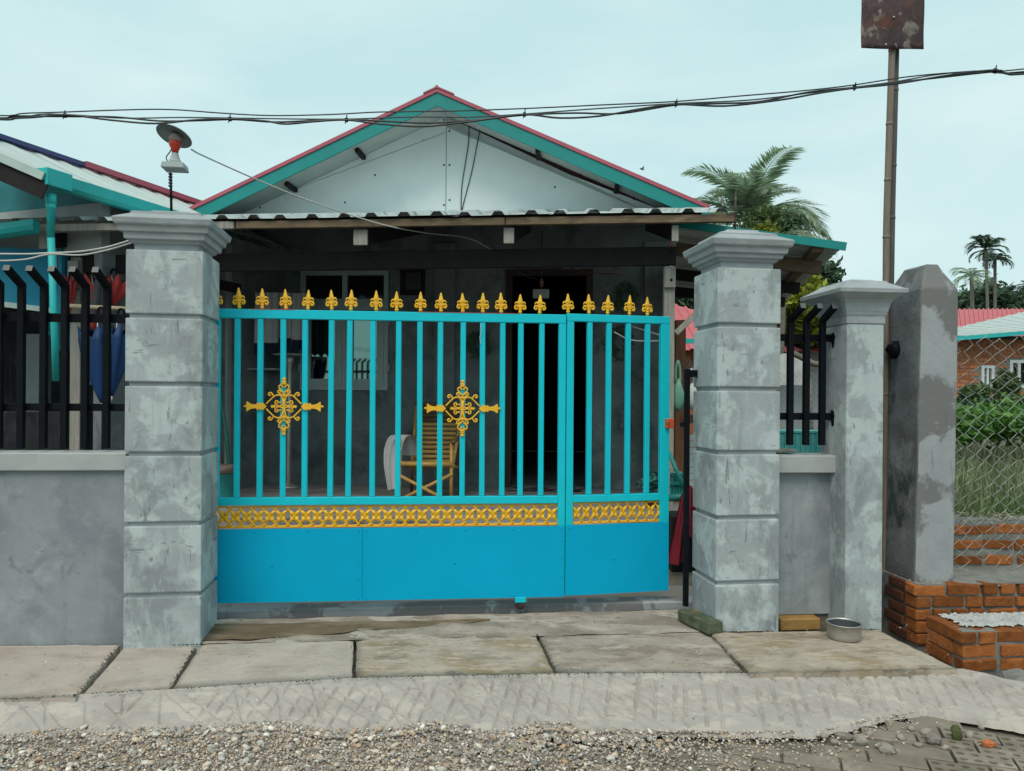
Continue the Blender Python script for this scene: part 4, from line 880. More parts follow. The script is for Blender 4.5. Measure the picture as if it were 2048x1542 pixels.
# ================================================================== AWNING
VA = -2.72
aw = T('awning', 'ribbed metal porch awning on rough timber, crossing in front of the gable', 'awning', HF, (0, -1.5, 2.9))
aL, zAL = HF.at(-480, 453, VA); aR, zAR = HF.at(1474, 424, VA)
zA = lambda u: zAL+(zAR-zAL)*(u-aL)/(aR-aL)
zB = HF.z(893, 428, 0)
n_s = 11
for k in range(n_s):
    a = aL+(aR-aL)*k/n_s; b = aL+(aR-aL)*(k+1)/n_s+.05*(k < n_s-1)
    d = .004*(k%2); t = random.uniform(-.02,.02); s2 = random.uniform(-.006,.006)
    top = lambda u: (u, -.02, zB+zA(u)-zA(us)+d)
    corr(aw, 'roof_sheet', (a, VA-.05+t, zA(a)-.008+d+s2), (b, VA-.05+t, zA(b)-.008+d-s2), top(a), top(b), 3, .034, m_zinc)
for (a, b) in ((-480, 470), (474, 1010), (1012, 1470)):
    u_, w_ = HF.u(a, VA, 440), HF.u(b, VA, 440)
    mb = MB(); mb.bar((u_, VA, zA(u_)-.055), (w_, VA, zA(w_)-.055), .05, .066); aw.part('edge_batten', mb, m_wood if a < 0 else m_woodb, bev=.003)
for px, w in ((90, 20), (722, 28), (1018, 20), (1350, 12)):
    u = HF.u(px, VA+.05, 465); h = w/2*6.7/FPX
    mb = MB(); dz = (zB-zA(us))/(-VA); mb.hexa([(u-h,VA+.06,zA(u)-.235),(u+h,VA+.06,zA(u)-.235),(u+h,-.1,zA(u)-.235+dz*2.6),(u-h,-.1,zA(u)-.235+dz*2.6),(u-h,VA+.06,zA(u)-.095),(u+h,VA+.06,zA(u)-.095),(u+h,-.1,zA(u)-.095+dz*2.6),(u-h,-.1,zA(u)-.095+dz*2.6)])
    aw.part('rafter', mb, m_woodd, bev=.004); aw.part('rafter_end_painted_lit', MB().box(u-h-.002, u+h+.002, VA+.03, VA+.058, zA(u)-.24, zA(u)-.10), m_wood, bev=.003)  # dark rafter with paler end cap: light on the end face painted in
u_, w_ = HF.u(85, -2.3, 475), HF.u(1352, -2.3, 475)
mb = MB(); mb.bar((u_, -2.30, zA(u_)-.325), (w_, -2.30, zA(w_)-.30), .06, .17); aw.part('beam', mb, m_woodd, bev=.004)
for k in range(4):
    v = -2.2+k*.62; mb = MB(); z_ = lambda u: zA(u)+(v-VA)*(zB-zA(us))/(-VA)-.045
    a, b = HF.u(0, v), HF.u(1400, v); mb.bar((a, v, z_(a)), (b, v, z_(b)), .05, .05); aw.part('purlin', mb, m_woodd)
# posts
pu = HF.u(1336, -2.3); mb = MB(); pw = 11*6.6/FPX
zt_ = zA(pu)-.4
z_mid = HF.z(1336, 578, -2.3)
mb.box(pu-pw, pu+pw, -2.36, -2.24, -.05, zt_); aw.part('post', mb, m_wood, bev=.005)
mb = MB(); mb.box(pu-pw-.004, pu+pw+.002, -2.40, -2.362, z_mid, zt_-.02); aw.part('post_cleat', mb, m_wood, bev=.004)
for py in (505, 560): aw.inst('nail', NAIL, (pu+.01, -2.401, HF.z(1336, py, -2.4)), (math.pi/2,0,0))
q0, q1 = HF.p(1350, 668, -2.3), HF.p(1402, 618, -2.3)
mb = MB(); mb.bar(q0, q1, .05, .13, up=(0,1,0)); aw.part('brace', mb, m_wood, bev=.004)
pu2 = HF.u(160, -2.3); mb = MB(); mb.box(pu2-.068, pu2+.04, -2.36, -2.26, -.1, zA(pu2)-.26); aw.part('post', mb, m_wood, bev=.005, label='grey timber post standing behind the left black fence')
mb = MB(); mb.box(pu2-.075, pu2+.035, -2.40, -2.362, HF.z(160, 578, -2.4), zA(pu2)-.3); aw.part('post_cleat', mb, m_wood, bev=.004)
# beads / wires strung under the awning
def strand(lb, P, v, r, mat, name='wire', grp='wires under the awning'):
    mb = MB(); mb.tube(crv([HF.p(x, y, v+dv) for x, y, dv in P], 5), r, 5); S(name, lb, 'wire', HF, HF.p(P[0][0], P[0][1], v), mb, mat, grp)
strand('thin dark wire sagging from the beam towards the doorway', [(990,500,-1.6),(1040,545,-1.2),(1075,560,-1.0)], 0, .004, m_cable)
strand('red twisted cord sagging above the doorway', [(1060,495,-1.8),(1110,525,-1.6),(1180,545,-1.4),(1240,548,-1.2)], 0, .006, M('cord_red', (.12,.03,.03), .8))
strand('pale rope slung behind the narrow gate leaf', [(1228,664,-1.9),(1262,680,-1.9),(1310,682,-2.0),(1326,680,-2.2)], 0, .008, m_cloth)
strand('pale rope tied higher behind the narrow gate leaf', [(1262,652,-1.7),(1300,664,-1.9),(1326,672,-2.2)], 0, .007, m_cloth)
# ================================================================== BAMBOO CHAIR
def cx_(px, py, v): return Vector(HF.p(px, py, v))
vC = -1.35
ch = T('bamboo_chair', 'yellow bamboo lounge chair with slatted back on the porch', 'chair', HF, (HF.u(858, vC), vC+.3, FZ))
uL, uR = HF.u(800, vC), HF.u(903, vC)
zs1 = HF.z(850, 928, vC)
rr_ = .019
def cane(name, pts, r=rr_, m=m_cane): return ch.part(name, MB().tube(pts, r, 8), m)
f0 = FZ
cane('front_rail', [(uL-.02, vC, zs1), (uR+.01, vC, zs1)], .026)
cane('cross_leg', [(uL, vC-.03, zs1-.12), (uR-.02, vC-.03, f0+.01)], .018); cane('cross_leg', [(uL-.0, vC, f0+.01), (uR+.02, vC, zs1-.1)], .018)
for u, s in ((uL, -1), (uR, 1)):
    cane('leg', [(u, vC+.02, f0), (u, vC+.02, zs1+.22)]); cane('leg', [(u-.0, vC+.62, f0), (u, vC+.60, zs1+.25)], m=m_caned)
    cane('armrest', [(u+s*.025, vC-.04, zs1+.24), (u+s*.025, vC+.66, zs1+.28)], .024, m_caned)
    cane('back_post', [(u-s*.05, vC+.38, zs1-.10), (u-s*.0, vC+.86, zs1+.62)])
    cane('side_rail', [(u, vC, zs1-.01), (u, vC+.5, zs1-.08)])
for k in range(8):
    t = k/7; cane('seat_slat', [(uL+.02, vC+.05+.36*t, zs1-.005-.06*t), (uR-.02, vC+.05+.36*t, zs1-.005-.06*t)], .016, m_cane)
for k in range(14):
    t = k/13; v = vC+.40+.44*t; z = zs1-.06+.66*t
    cane('back_slat', [(uL+.055, v, z), (uR-.045, v, z)], .022, m_caned if k > 9 else m_cane)
cane('top_rail', [(uL-.02, vC+.87, zs1+.63), (uR+.03, vC+.87, zs1+.63)], .024, m_caned)
# towel over the left arm, soft folds
def cloth(name, lb, cat, P, mat, hw, base, fold=.02, nf=3, grp=None, vd=(0,1)):
    C = crv([Vector(p) for p in P], 8); mb = MB(); n = len(C)-1
    def f(a, b):
        p = C[min(n, int(round(b*n)))]; w = hw(b) if callable(hw) else hw
        s = (a-.5)*2; k = fold*math.sin(nf*math.pi*a+b*2)
        return (p.x+s*w*vd[1]+k*vd[0], p.y+s*w*vd[0]+k*vd[1]+.3*fold*math.sin(a*17), p.z-.3*fold*math.cos(5*a)*b)
    mb.grid(f, 16, n); return S(name, lb, cat, HF, base, mb, mat, grp)
tw = HF.u(790, vC)
za_ = zs1+.27
cloth('towel', 'white cloth draped over the left arm of the bamboo chair', 'cloth', [(tw+.10, vC+.25, za_-.20), (tw+.10, vC+.2, za_-.02), (tw+.06, vC+.1, za_+.035), (tw-.0, vC+.04, za_-.02), (tw-.04, vC+.0, za_-.25), (tw-.02, vC-.02, za_-.55)], m_cloth, lambda b: .10 if b < .7 else .10-.16*(b-.7), (tw, vC, za_), .018, 3)
# hung shirt, stool-like round table, shelf board
vS = -.55
mb = MB(); a0 = HF.u(510, vS, 640); a1 = HF.u(606, vS, 640); ztp = HF.z(560, 585, vS); zbt = HF.z(560, 700, vS)
sh = T('hung_shirts', 'grey shirts with dark hems hanging on the porch wall by the window', 'clothes', HF, ((a0+a1)/2, vS, ztp))
for k, (x0, x1, zb2) in enumerate(((a0, a0+.30, zbt-.03), (a0+.27, a0+.44, zbt+.04), (a0+.40, a1+.02, zbt+.02))):
    def f(a, b, x0=x0, x1=x1, zb2=zb2, k=k):
        x = x0+(x1-x0)*a+(.02*b*(a-.5)); z = ztp+(zb2-ztp)*b-(.05*abs(math.sin(a*7+k)) if b > .95 else 0)
        return (x, vS+.03*k+.03*math.sin(a*11+k)*b+.012*math.sin(a*23), z)
    def fh(a, b, f=f): p = f(a, .84+.17*b); return (p[0], p[1]-.006, p[2])
    mb = MB(); mb.grid(f, 22, 12); sh.part('shirt', mb, m_cloth)
    mb = MB(); mb.grid(fh, 22, 4); sh.part('hem', mb, m_clothd)
rd = T('round_table', 'small round pale table standing behind the hung shirts', 'table', HF, (HF.u(572, -.4), -.4, FZ))
zt3 = HF.z(572, 711, -.4); uu3 = HF.u(578, -.4)
rd.part('top', MB().lathe([(.2,0),(.21,.008),(.2,.018),(.002,.019)], 28, (uu3, -.4, zt3)), m_greyw)
rd.part('stem', MB().lathe([(.16,FZ+.001),(.15,FZ+.03),(.035,FZ+.06),(.03,zt3-.15),(.045,zt3-.08),(.06,zt3-.001)], 16, (uu3, -.4, 0)), m_alu)
q0, q1 = HF.p(498, 740, -.3), HF.p(560, 736, -.3)
S('shelf_board', 'thin pale board jutting from the porch wall beside the left column', 'shelf', HF, q0, MB().box(q0[0], q1[0], -.42, -.03, q0[2], q0[2]+.02), m_greyw)
# drum and poles behind the left pillar
q = HF.g(437, 985, .03)
dm = T('drum', 'rusty teal drum behind the left gate pillar', 'drum', HF, (HF.u(437, -1.8), -1.8, .03))
u = HF.u(428, -1.8); dm.part('body', MB().lathe([(.19,.03),(.2,.05),(.2,.3),(.207,.31),(.2,.32),(.2,.6),(.207,.61),(.2,.62)], 22, (u, -1.8, 0)), m_bucket)
z_ = HF.z(437, 910, -1.8)
dm.part('lid', MB().lathe([(.208,.621),(.208,.68),(.19,.70),(.001,.69)], 22, (u, -1.8, 0)), M('lid_brown', (.2,.15,.13), .7))
for (x0, y0, x1, y1, m_, lb) in ((436, 742, 463, 960, M('pole_green', (.03,.14,.12), .6), 'dark green pole leaning behind the left gate pillar'), (424, 770, 446, 960, M('pole_brown', (.12,.06,.06), .7), 'brown pole leaning behind the left gate pillar')):
    S('leaning_pole', lb, 'pole', HF, HF.p(x1, y1, -1.5), MB().tube([HF.p(x0, y0, -1.2), HF.p(x1, y1, -1.5)], .022, 8), m_, 'poles behind the left pillar')
# ================================================================== LEAN-TO ROOF ON THE RIGHT
ln = T('lean_to_roof', 'low ribbed lean-to roof with green edge jutting out behind the right pillar', 'roof', W, (2.4, 9, 2.8))
A0 = Vector(W.p(1345, 447, 7.25)); A1 = Vector(W.p(1686, 494, 7.0)); B0 = Vector(W.p(1345, 585, 11.2)); B0.z = A0.z-.15; B1 = Vector(W.p(1566, 606, 11.0))
n_ = 6
for k in range(n_):
    a, b = k/n_, (k+1)/n_+.01
    corr(ln, 'roof_sheet', A1.lerp(B1, a)+Vector((0,0,.002*(k%2))), A1.lerp(B1, b)+Vector((0,0,.002*(k%2))), A0.lerp(B0, a)+Vector((0,0,.002*(k%2))), A0.lerp(B0, b)+Vector((0,0,.002*(k%2))), 4, .03, m_zincu)
mb = MB(); mb.bar(A0+Vector((0,-.02,.0)), A1+Vector((.02,-.02,.0)), .02, .075); ln.part('edge_flashing', mb, m_green)
for a, m_ in ((.12, m_woodb), (.45, m_woodd), (.75, m_woodd)):
    mb = MB(); p, q = A0.lerp(B0, a), A1.lerp(B1, a); mb.bar(p.lerp(q, .02)-Vector((0,0,.13)), p.lerp(q, .93)-Vector((0,0,.13)), .07, .13); ln.part('rafter', mb, m_, bev=.004)
for s in (.86, .62):
    mb = MB(); p, q = A0.lerp(A1, s), B0.lerp(B1, s); mb.bar(p.lerp(q, .005)-Vector((0,0,.045)), p.lerp(q, .99)-Vector((0,0,.045)), .10, .05); ln.part('purlin', mb, m_woodb)
# ================================================================== NEIGHBOUR HOUSE (left)
nb = T('neighbour_house', 'neighbouring house at left with pale metal roof, teal gutter and blue wall', 'house', W, (-5, 8, 0))
C0 = Vector(W.p(84, 352, 6.5)); gd = Vector((.326,.945,0)); pl_ = Vector((-.945,.326,0))
C1 = C0+gd*3.9
RG = Vector((*W.p(-60, 252, 7.0)[:2], 0)); rz = C0.z+.54
dperp = 1.15
def roofp(t, s): # t along gutter, s 0 eave .. 1 ridge
    p = C0+gd*t+pl_*(dperp*s); return Vector((p.x, p.y, C0.z+.03+(.54)*s))
for k in range(5):
    a, b = k*.78-.05, (k+1)*.78-.02
    a2 = a if k else -.65
    corr(nb, 'roof_sheet', roofp(a, -.08)+Vector((0,0,.002*(k%2))), roofp(b, -.08)+Vector((0,0,.002*(k%2))), roofp(a2, 1)+Vector((0,0,.002*(k%2))), roofp(b, 1)+Vector((0,0,.002*(k%2))), 3, .012, m_tin)
mb = MB(); mb.bar(roofp(-.7, 1.0)+Vector((0,0,.035)), roofp(1.5, 1.0)+Vector((0,0,.035)), .12, .045); nb.part('ridge_cap', mb, M('ridge_blue', (.05,.06,.17), .6))
mb = MB(); mb.bar(roofp(1.4, 1.0)+Vector((0,0,.04)), roofp(3.9, 1.0)+Vector((0,0,.04)), .16, .06); nb.part('ridge_cap', mb, m_red)
# far slope strip beyond the ridge
# gutter: open channel with a downpipe box
gi = C0-Vector((0,0,.02)); mb = MB()
prof = [(-.02,.05),(-.02,-.05),(.0,-.07),(.07,-.07),(.10,-.04),(.11,.05),(.10,.05),(.09,-.035),(.065,-.058),(0,-.058),(-.008,-.045),(-.008,.05)]
rr2 = []
for t in (.16, 1.7):
    o = gi+gd*t; rr2.append([o-pl_*x+Vector((0,0,z)) for x, z in prof])
mb.rings(rr2); gt = nb.part('gutter', mb, m_gutter)
mb = MB(); o = gi-pl_*.045; mb.bar(o-gd*.05, o+gd*.2, .15, .15); nb.part('outlet_box', mb, m_gutter, bev=.006)
q = gi-pl_*.045+gd*.05; mb = MB(); mb.lathe([(.042,-.13),(.042,-.21),(.034,-.215),(.040,-.22),(.040,-.25),(.031,-.26),(.031,-.5)], 14, q); 
mb.tube([q+Vector((0,0,-.45)), (q.x+.03, q.y+.02, 1.9), (q.x-.02, q.y+.12, 1.55)], .029, 12); nb.part('downpipe', mb, m_gutter)
# rake soffit and front gable
f0 = C0-gd*.0
mb = MB(); p0, p1 = roofp(-.04,0)-Vector((0,0,.06)), roofp(-.62,1)-Vector((0,0,.06)); q0, q1 = roofp(.75,0)-Vector((0,0,.05)), roofp(.75,1)-Vector((0,0,.05))
mb.hexa([p0-Vector((0,0,.02)), q0-Vector((0,0,.02)), q1-Vector((0,0,.02)), p1-Vector((0,0,.02)), p0, q0, q1, p1]); nb.part('eave_soffit', mb, m_woodd)
mb = MB(); p, q = roofp(-.06,-.08), roofp(-.66,1); mb.bar(p-Vector((0,0,.015)), q-Vector((0,0,.015)), .03, .07); nb.part('rake_board', mb, m_pale)
mb = MB(); mb.bar(p-Vector((0,0,.13))+gd*.02, q-Vector((0,0,.13))+gd*.02, .02, .155); nb.part('rake_fascia', mb, m_woodd)
# front upper wall (blue) under the rake, then pale band
g0 = C0+gd*.75+pl_*.12
mb = MB(); a, b = g0, g0+pl_*1.9
mb.hexa([Vector((a.x,a.y,C0.z-.04)), Vector((b.x,b.y,C0.z-.04)), Vector((b.x,b.y,C0.z-.04))+gd*.1, Vector((a.x,a.y,C0.z-.04))+gd*.1, Vector((a.x,a.y,C0.z+.02)), Vector((b.x,b.y,C0.z+.9)), Vector((b.x,b.y,C0.z+.9))+gd*.1, Vector((a.x,a.y,C0.z+.02))+gd*.1]); nb.part('gable_wall', mb, M('gable_blue', (.02,.17,.19), .7))
mb = MB(); a, b = g0-gd*.03, g0+pl_*1.9-gd*.03
mb.hexa([Vector((a.x,a.y,C0.z-.5)), Vector((b.x,b.y,C0.z-.5)), Vector((b.x,b.y,C0.z-.5))+gd*.1, Vector((a.x,a.y,C0.z-.5))+gd*.1, Vector((a.x,a.y,C0.z-.045)), Vector((b.x,b.y,C0.z-.045)), Vector((b.x,b.y,C0.z-.045))+gd*.1, Vector((a.x,a.y,C0.z-.045))+gd*.1]); nb.part('wall_band', mb, m_greyw)
# side wall along the gutter
mb = MB(); a, b = C0+gd*.76+pl_*.15, C0+gd*4.2+pl_*.15
mb.hexa([Vector((a.x,a.y,-.1)), Vector((b.x,b.y,-.1)), Vector((b.x,b.y,-.1))+pl_*.1, Vector((a.x,a.y,-.1))+pl_*.1, Vector((a.x,a.y,C0.z)), Vector((b.x,b.y,C0.z)), Vector((b.x,b.y,C0.z+.04))+pl_*.1, Vector((a.x,a.y,C0.z+.04))+pl_*.1]); nb.part('side_wall', mb, m_plaster)
# blue porch front with pale lower edge; dark opening below
D = 7.4
P = [W.p(-200, 488, D), W.p(131, 500, D), W.p(131, 622, D), W.p(-200, 580, D)]
mb = MB(); mb.add([(x, D-.02, z) for x, _, z in P]+[(x, D+.06, z) for x, _, z in P], [(3,2,1,0),(4,5,6,7),(0,1,5,4),(1,2,6,5),(2,3,7,6),(3,0,4,7)]); nb.part('porch_front', mb, m_blue)
e0, e1 = Vector(W.p(-200, 583, D-.03)), Vector(W.p(131, 624, D-.03)); mb = MB(); mb.bar(e0, e1, .03, .05); nb.part('porch_trim', mb, m_pale)
for pxa, m_ in ((112, m_winf), (122, m_blue)):
    mb = MB(); p = W.p(pxa, 500, D-.03); mb.box(p[0]-.02, p[0]+.02, D-.05, D-.021, W.p(0,640,D)[2], p[2]+.02); nb.part('corner_trim', mb, m_)
mb = MB(); e0, e1 = Vector(W.p(-60, 470, 6.9)), Vector(W.p(73, 452, 6.9)); rr3 = []
for e in (e0, e1): rr3.append([e+Vector((0, x, z)) for x, z in ((.05,.05),(-.05,.055),(-.055,.0),(-.04,-.04),(.0,-.06),(.05,-.06))])
mb.rings(rr3); nb.part('porch_gutter', mb, m_gutter)
# dark porch recess: back wall, side
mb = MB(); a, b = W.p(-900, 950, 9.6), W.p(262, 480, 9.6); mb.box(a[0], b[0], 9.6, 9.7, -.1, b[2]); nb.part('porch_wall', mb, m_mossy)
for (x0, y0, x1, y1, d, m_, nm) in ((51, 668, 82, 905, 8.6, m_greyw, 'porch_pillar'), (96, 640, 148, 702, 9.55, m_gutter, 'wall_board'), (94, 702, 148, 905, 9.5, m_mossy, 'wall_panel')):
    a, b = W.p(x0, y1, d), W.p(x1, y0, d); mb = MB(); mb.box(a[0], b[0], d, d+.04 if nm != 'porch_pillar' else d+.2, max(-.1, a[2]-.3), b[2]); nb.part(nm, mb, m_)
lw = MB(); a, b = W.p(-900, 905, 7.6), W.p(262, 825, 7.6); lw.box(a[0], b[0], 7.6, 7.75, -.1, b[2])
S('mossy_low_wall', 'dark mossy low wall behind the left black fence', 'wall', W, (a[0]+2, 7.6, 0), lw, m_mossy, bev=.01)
gw = MB(); a, b = W.p(176, 905, 8.9), W.p(458, 488, 8.9); gw.box(a[0], b[0], 8.9, 9.0, -.1, b[2])
S('grey_side_wall', 'pale grey plaster wall between the two houses behind the left pillar', 'wall', W, (a[0]+.5, 8.9, 0), gw, m_greyw)
mb = MB(); mb.bar(W.p(150, 508, 8.6), W.p(480, 578, 8.6), .08, .11)
S('timber_pole', 'dark timber slanting across the pale wall behind the left pillar', 'timber', W, W.p(150, 508, 8.6), mb, m_woodd)
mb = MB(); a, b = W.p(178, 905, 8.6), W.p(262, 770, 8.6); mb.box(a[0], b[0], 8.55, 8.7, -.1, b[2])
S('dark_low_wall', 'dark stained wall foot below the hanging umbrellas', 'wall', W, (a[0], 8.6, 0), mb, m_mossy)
mb = MB(); mb.box(-8.0, -7.9, 7.1, 10.2, -.1, 3.2); nb.part('unseen_light_blocker', mb, m_mossy)  # unseen wall added to keep side light out of the porch
# umbrellas hanging from a rod
rdm = MB(); rdm.tube([W.p(140, 612, 7.0), W.p(262, 618, 7.0)], .02, 8)
S('hanging_rod', 'pale bamboo rod behind the left fence carrying the umbrellas', 'rod', W, W.p(140,612,7), rdm, M('rod_tan', (.45,.36,.25), .7))
def umbrella(lb, mat, hook, mouth, tip, rad, d):
    u_ = T('umbrella', lb, 'umbrella', W, W.p(*hook, d), 'umbrellas hung behind the left fence')
    m0, t0 = Vector(W.p(*mouth, d)), Vector(W.p(*tip, d)); n = 24; rings_ = []
    for k in range(9):
        t = k/8; c = m0.lerp(t0, t); r = rad*(1-t)**.8*(.75+.35*math.sin(t*2.5))+.012; L_ = []
        for i in range(n):
            a = 2*math.pi*i/n; q = r*(1+.28*math.cos(a*6+t)*(1-t*.6)); zo = (.06*math.cos(a*6) if k == 0 else 0)
            L_.append((c.x+q*math.cos(a), c.y+q*.6*math.sin(a), c.z+zo))
        rings_.append(L_)
    mb = MB(); mb.rings(rings_); mb.sm = [True]*len(mb.sm); u_.part('canopy', mb, mat)
    h0 = Vector(W.p(*hook, d)); u_.part('shaft', MB().tube([h0, m0.lerp(t0, .3)], .007, 6), m_alu)
    u_.part('handle', MB().tube(crv([h0+Vector((0,0,-.08)), h0, h0+Vector((.02,0,.03)), h0+Vector((.05,0,.02)), h0+Vector((.055,0,-.02))], 4), .012, 6), m_black)
    u_.part('tip', MB().tube([t0, t0+(t0-m0).normalized()*.06], .008, 6), m_alu)
umbrella('blue closed umbrella hanging point down, left of the two blue ones', m_umbb, (196,622), (190,664), (203,806), .15, 6.9)
umbrella('blue closed umbrella hanging point down, right one half hidden by the pillar', m_umbb, (236,625), (232,660), (224,792), .15, 6.95)
umbrella('dark grey and red umbrella canopy bunched above the bamboo rod', M('umbrella_grey', (.06,.065,.07), .8, layers=[((.36,.03,.03),4,.5,.52,1,(3,1,.6))]), (182,545), (192,560), (186,665), .13, 7.2)
umbrella('bright red umbrella folded behind the timber post', m_umbr, (140,545), (140,560), (138,628), .06, 7.3)
umbrella('red umbrella spread above the rod beside the left pillar', m_umbr, (222,545), (228,562), (225,612), .16, 7.3)
# white lead cables at left
for dy, lb in ((0, 'upper white cable drooping from the left gate pillar'), (12, 'lower white cable drooping from the left gate pillar')):
    mb = MB(); mb.tube(crv([W.p(-700, 440+dy*1.2, 4.5), W.p(-300, 478+dy*1.2, 4.55), W.p(-60, 504+dy*1.2, 4.6), W.p(40, 508+dy, 4.6), W.p(100, 506+dy*.2, 4.6), W.p(160, 503+dy*.6, 4.6), W.p(215, 494+dy*.5, 4.65), W.p(262, 480+dy*.5, 4.75)], 6), .0055, 6)
    S('white_cable', lb, 'cable', W, W.p(40, 508+dy, 4.6), mb, m_cablew, 'white cables from the left pillar')
# lamp feed wire
mb = MB(); Pp = [P1.w(*P1.p(383, 299, .16)), Vector(W.p(410, 313, 5.0)), Vector(W.p(520, 362, 5.6)), Vector(W.p(620, 402, 6.1)), Vector(W.p(720, 436, 6.5)), Vector(W.p(790, 455, 6.75)), Vector(W.p(860, 467, 7.1)), Vector(W.p(935, 476, 7.6)), Vector(W.p(985, 500, 8.2))]
mb.tube(crv(Pp, 6), .0055, 6)
S('lamp_wire', 'thin pale wire from the pillar lamp sagging under the awning', 'wire', W, Pp[0], mb, m_cablew)
# ================================================================== OVERHEAD CABLES
DC = 4.15
def cable(lb, P, r, mat=m_cable, d=0):
    P = [(P[0][0]-1100, P[0][1]-70)]+P+[(P[-1][0]+1100, P[-1][1]-190)]
    mb = MB(); mb.tube(crv([W.p(x, y, DC+d) for x, y in P], 5), r, 6); return S('overhead_cable', lb, 'cable', W, W.p(P[len(P)//2][0], P[len(P)//2][1], DC+d), mb, mat, 'overhead cables across the street')
cable('thin top cable of the overhead bundle, slack over the left roof', [(-120,226),(60,226),(240,220),(340,219),(440,226),(540,231),(660,229),(760,224),(900,222),(1050,217),(1200,210),(1350,203),(1480,192),(1600,182),(1700,171),(1820,153),(1950,142),(2160,128)], .0036)
cable('thick cable of the overhead bundle dipping lowest left of the gable', [(-120,233),(40,236),(130,230),(220,240),(310,247),(390,240),(460,238),(530,242),(570,248),(630,243),(693,240),(760,248),(840,253),(900,248),(980,238),(1050,229),(1120,236),(1200,232),(1280,218),(1352,209),(1450,212),(1560,200),(1640,186),(1710,176),(1790,168),(1900,150),(1990,140),(2160,134)], .0052, d=-.012)
cable('second thick cable wound through the overhead bundle', [(-120,231),(30,232),(130,233),(230,234),(320,242),(400,241),(470,239),(550,244),(630,241),(700,239),(780,243),(860,246),(950,240),(1050,230),(1150,226),(1240,227),(1352,210),(1440,207),(1520,203),(1620,184),(1720,174),(1800,164),(1880,155),(1990,143),(2160,128)], .0050, d=.012)
cable('slender cable of the bundle showing pale before the gable', [(-120,232),(100,228),(240,236),(360,235),(460,236),(600,238),(700,238),(820,234),(940,234),(1050,228),(1170,219),(1352,207),(1500,200),(1640,183),(1780,165),(1900,146),(2160,122)], .0038, m_cabledk, d=.02)
for px, py in ((130,231),(460,238),(693,240),(1049,229),(1352,208),(1709,175),(1990,141)):
    mb = MB(); c = W.p(px, py, DC); mb.lathe([(.004,-.009),(.0125,-.007),(.0135,0),(.0125,.007),(.004,.009)], 8, c, axis='x'); mb.tube([(c[0],c[1],c[2]), (c[0]+.004,c[1]-.008,c[2]+.026)], .003, 5); mb.tube([(c[0],c[1],c[2]), (c[0]-.006,c[1]-.008,c[2]-.022)], .003, 5)
    S('cable_tie', {130:'cable tie on the bundle near the left picture edge',460:'cable tie with loose tail above the lamp wire',693:'cable tie just left of the gable roof edge',1049:'cable tie just right of the gable peak',1352:'cable tie in open sky between gable and palm',1709:'cable tie just left of the bamboo sign pole',1990:'cable tie right of the bamboo sign pole'}[px], 'cable tie', W, c, mb, m_black, 'ties on the overhead cables')
# ================================================================== BIRD
bd = T('bird', 'small bird flying with raised wing right of the gable', 'bird', W, W.p(1285, 338, 16)); c = Vector(W.p(1285, 338, 16)); k_ = 16/FPX
bd.part('body', MB().tube([c+Vector((-6*k_,0,2*k_)), c+Vector((-3*k_,0,0)), c+Vector((1*k_,0,-1*k_)), c+Vector((4*k_,0,-2*k_))], [.3*k_,1.4*k_,1.3*k_,.3*k_], 8), m_black)
for s in (-1, 1):
    mb = MB(); mb.add([c+Vector((-2*k_,0,1*k_)), c+Vector((2.5*k_,0,.5*k_)), c+Vector((2.5*k_, s*3*k_, 5*k_))]+[c+Vector((-2*k_,.1*k_,1.6*k_)), c+Vector((2.5*k_,.1*k_,1.1*k_)), c+Vector((2.5*k_, s*3*k_, 5.5*k_))], [(0,1,2),(5,4,3),(0,3,4,1),(1,4,5,2),(2,5,3,0)]); bd.part('wing', mb, m_black)
# ================================================================== SIGN ON BAMBOO POLES
sg2 = T('sign', 'rusty blank plate nailed to two tall bamboo poles', 'sign', GF, (GF.u(1772, .35), .35, 0))
q = lambda px, py, v=.36: GF.p(px, py, v)
P = [q(1722.5, 96), q(1846, 99.5), q(1850, -70), q(1724, -70)]
mb = MB(); mb.grid(lambda a, b: tuple((P[0][i]*(1-a)+P[1][i]*a)*(1-b)+(P[3][i]*(1-a)+P[2][i]*a)*b+(.006*math.sin(a*5+b*3)+.004*math.sin(b*9) if i == 1 else 0) for i in range(3)), 16, 16)
sg2.part('plate', mb, m_rust, solid=.003)
for px, py in ((1788, 36), (1772, 91)): sg2.inst('nail', MB().lathe([(.008,0),(.007,.004),(.001,.006)], 8).mesh('nail', m_alu), (*q(px, py, .347)[:1], .349, q(px, py)[2]), (math.pi/2,0,0))
def bpole(P, r, mat, v, nodes):
    pts = [Vector(GF.p(x, y, v)) for x, y in P]; mb = MB(); C = crv(pts, 4); mb.tube(C, r, 10)
    for t in nodes:
        i = int(t*(len(C)-2)); d = (C[i+1]-C[i]).normalized(); c = C[i]; mb.tube([c-d*.012, c-d*.004, c+d*.004, c+d*.012], [r*1.0, r*1.14, r*1.14, r*1.0], 10)
    sg2.part('pole', mb, mat)
bpole([(1787,-40),(1784,100),(1780,220),(1776.5,330),(1773,450),(1772,545),(1771,700),(1769,900),(1767,1245)], .0215, m_bamboo, .40, (.05,.16,.31,.45,.58,.72,.86))
bpole([(1797,-40),(1793,100),(1789,260),(1785.5,400),(1783,545),(1781,700),(1780,900),(1778,1245)], .018, m_bambood, .445, (.1,.24,.38,.5,.64,.8,.92))
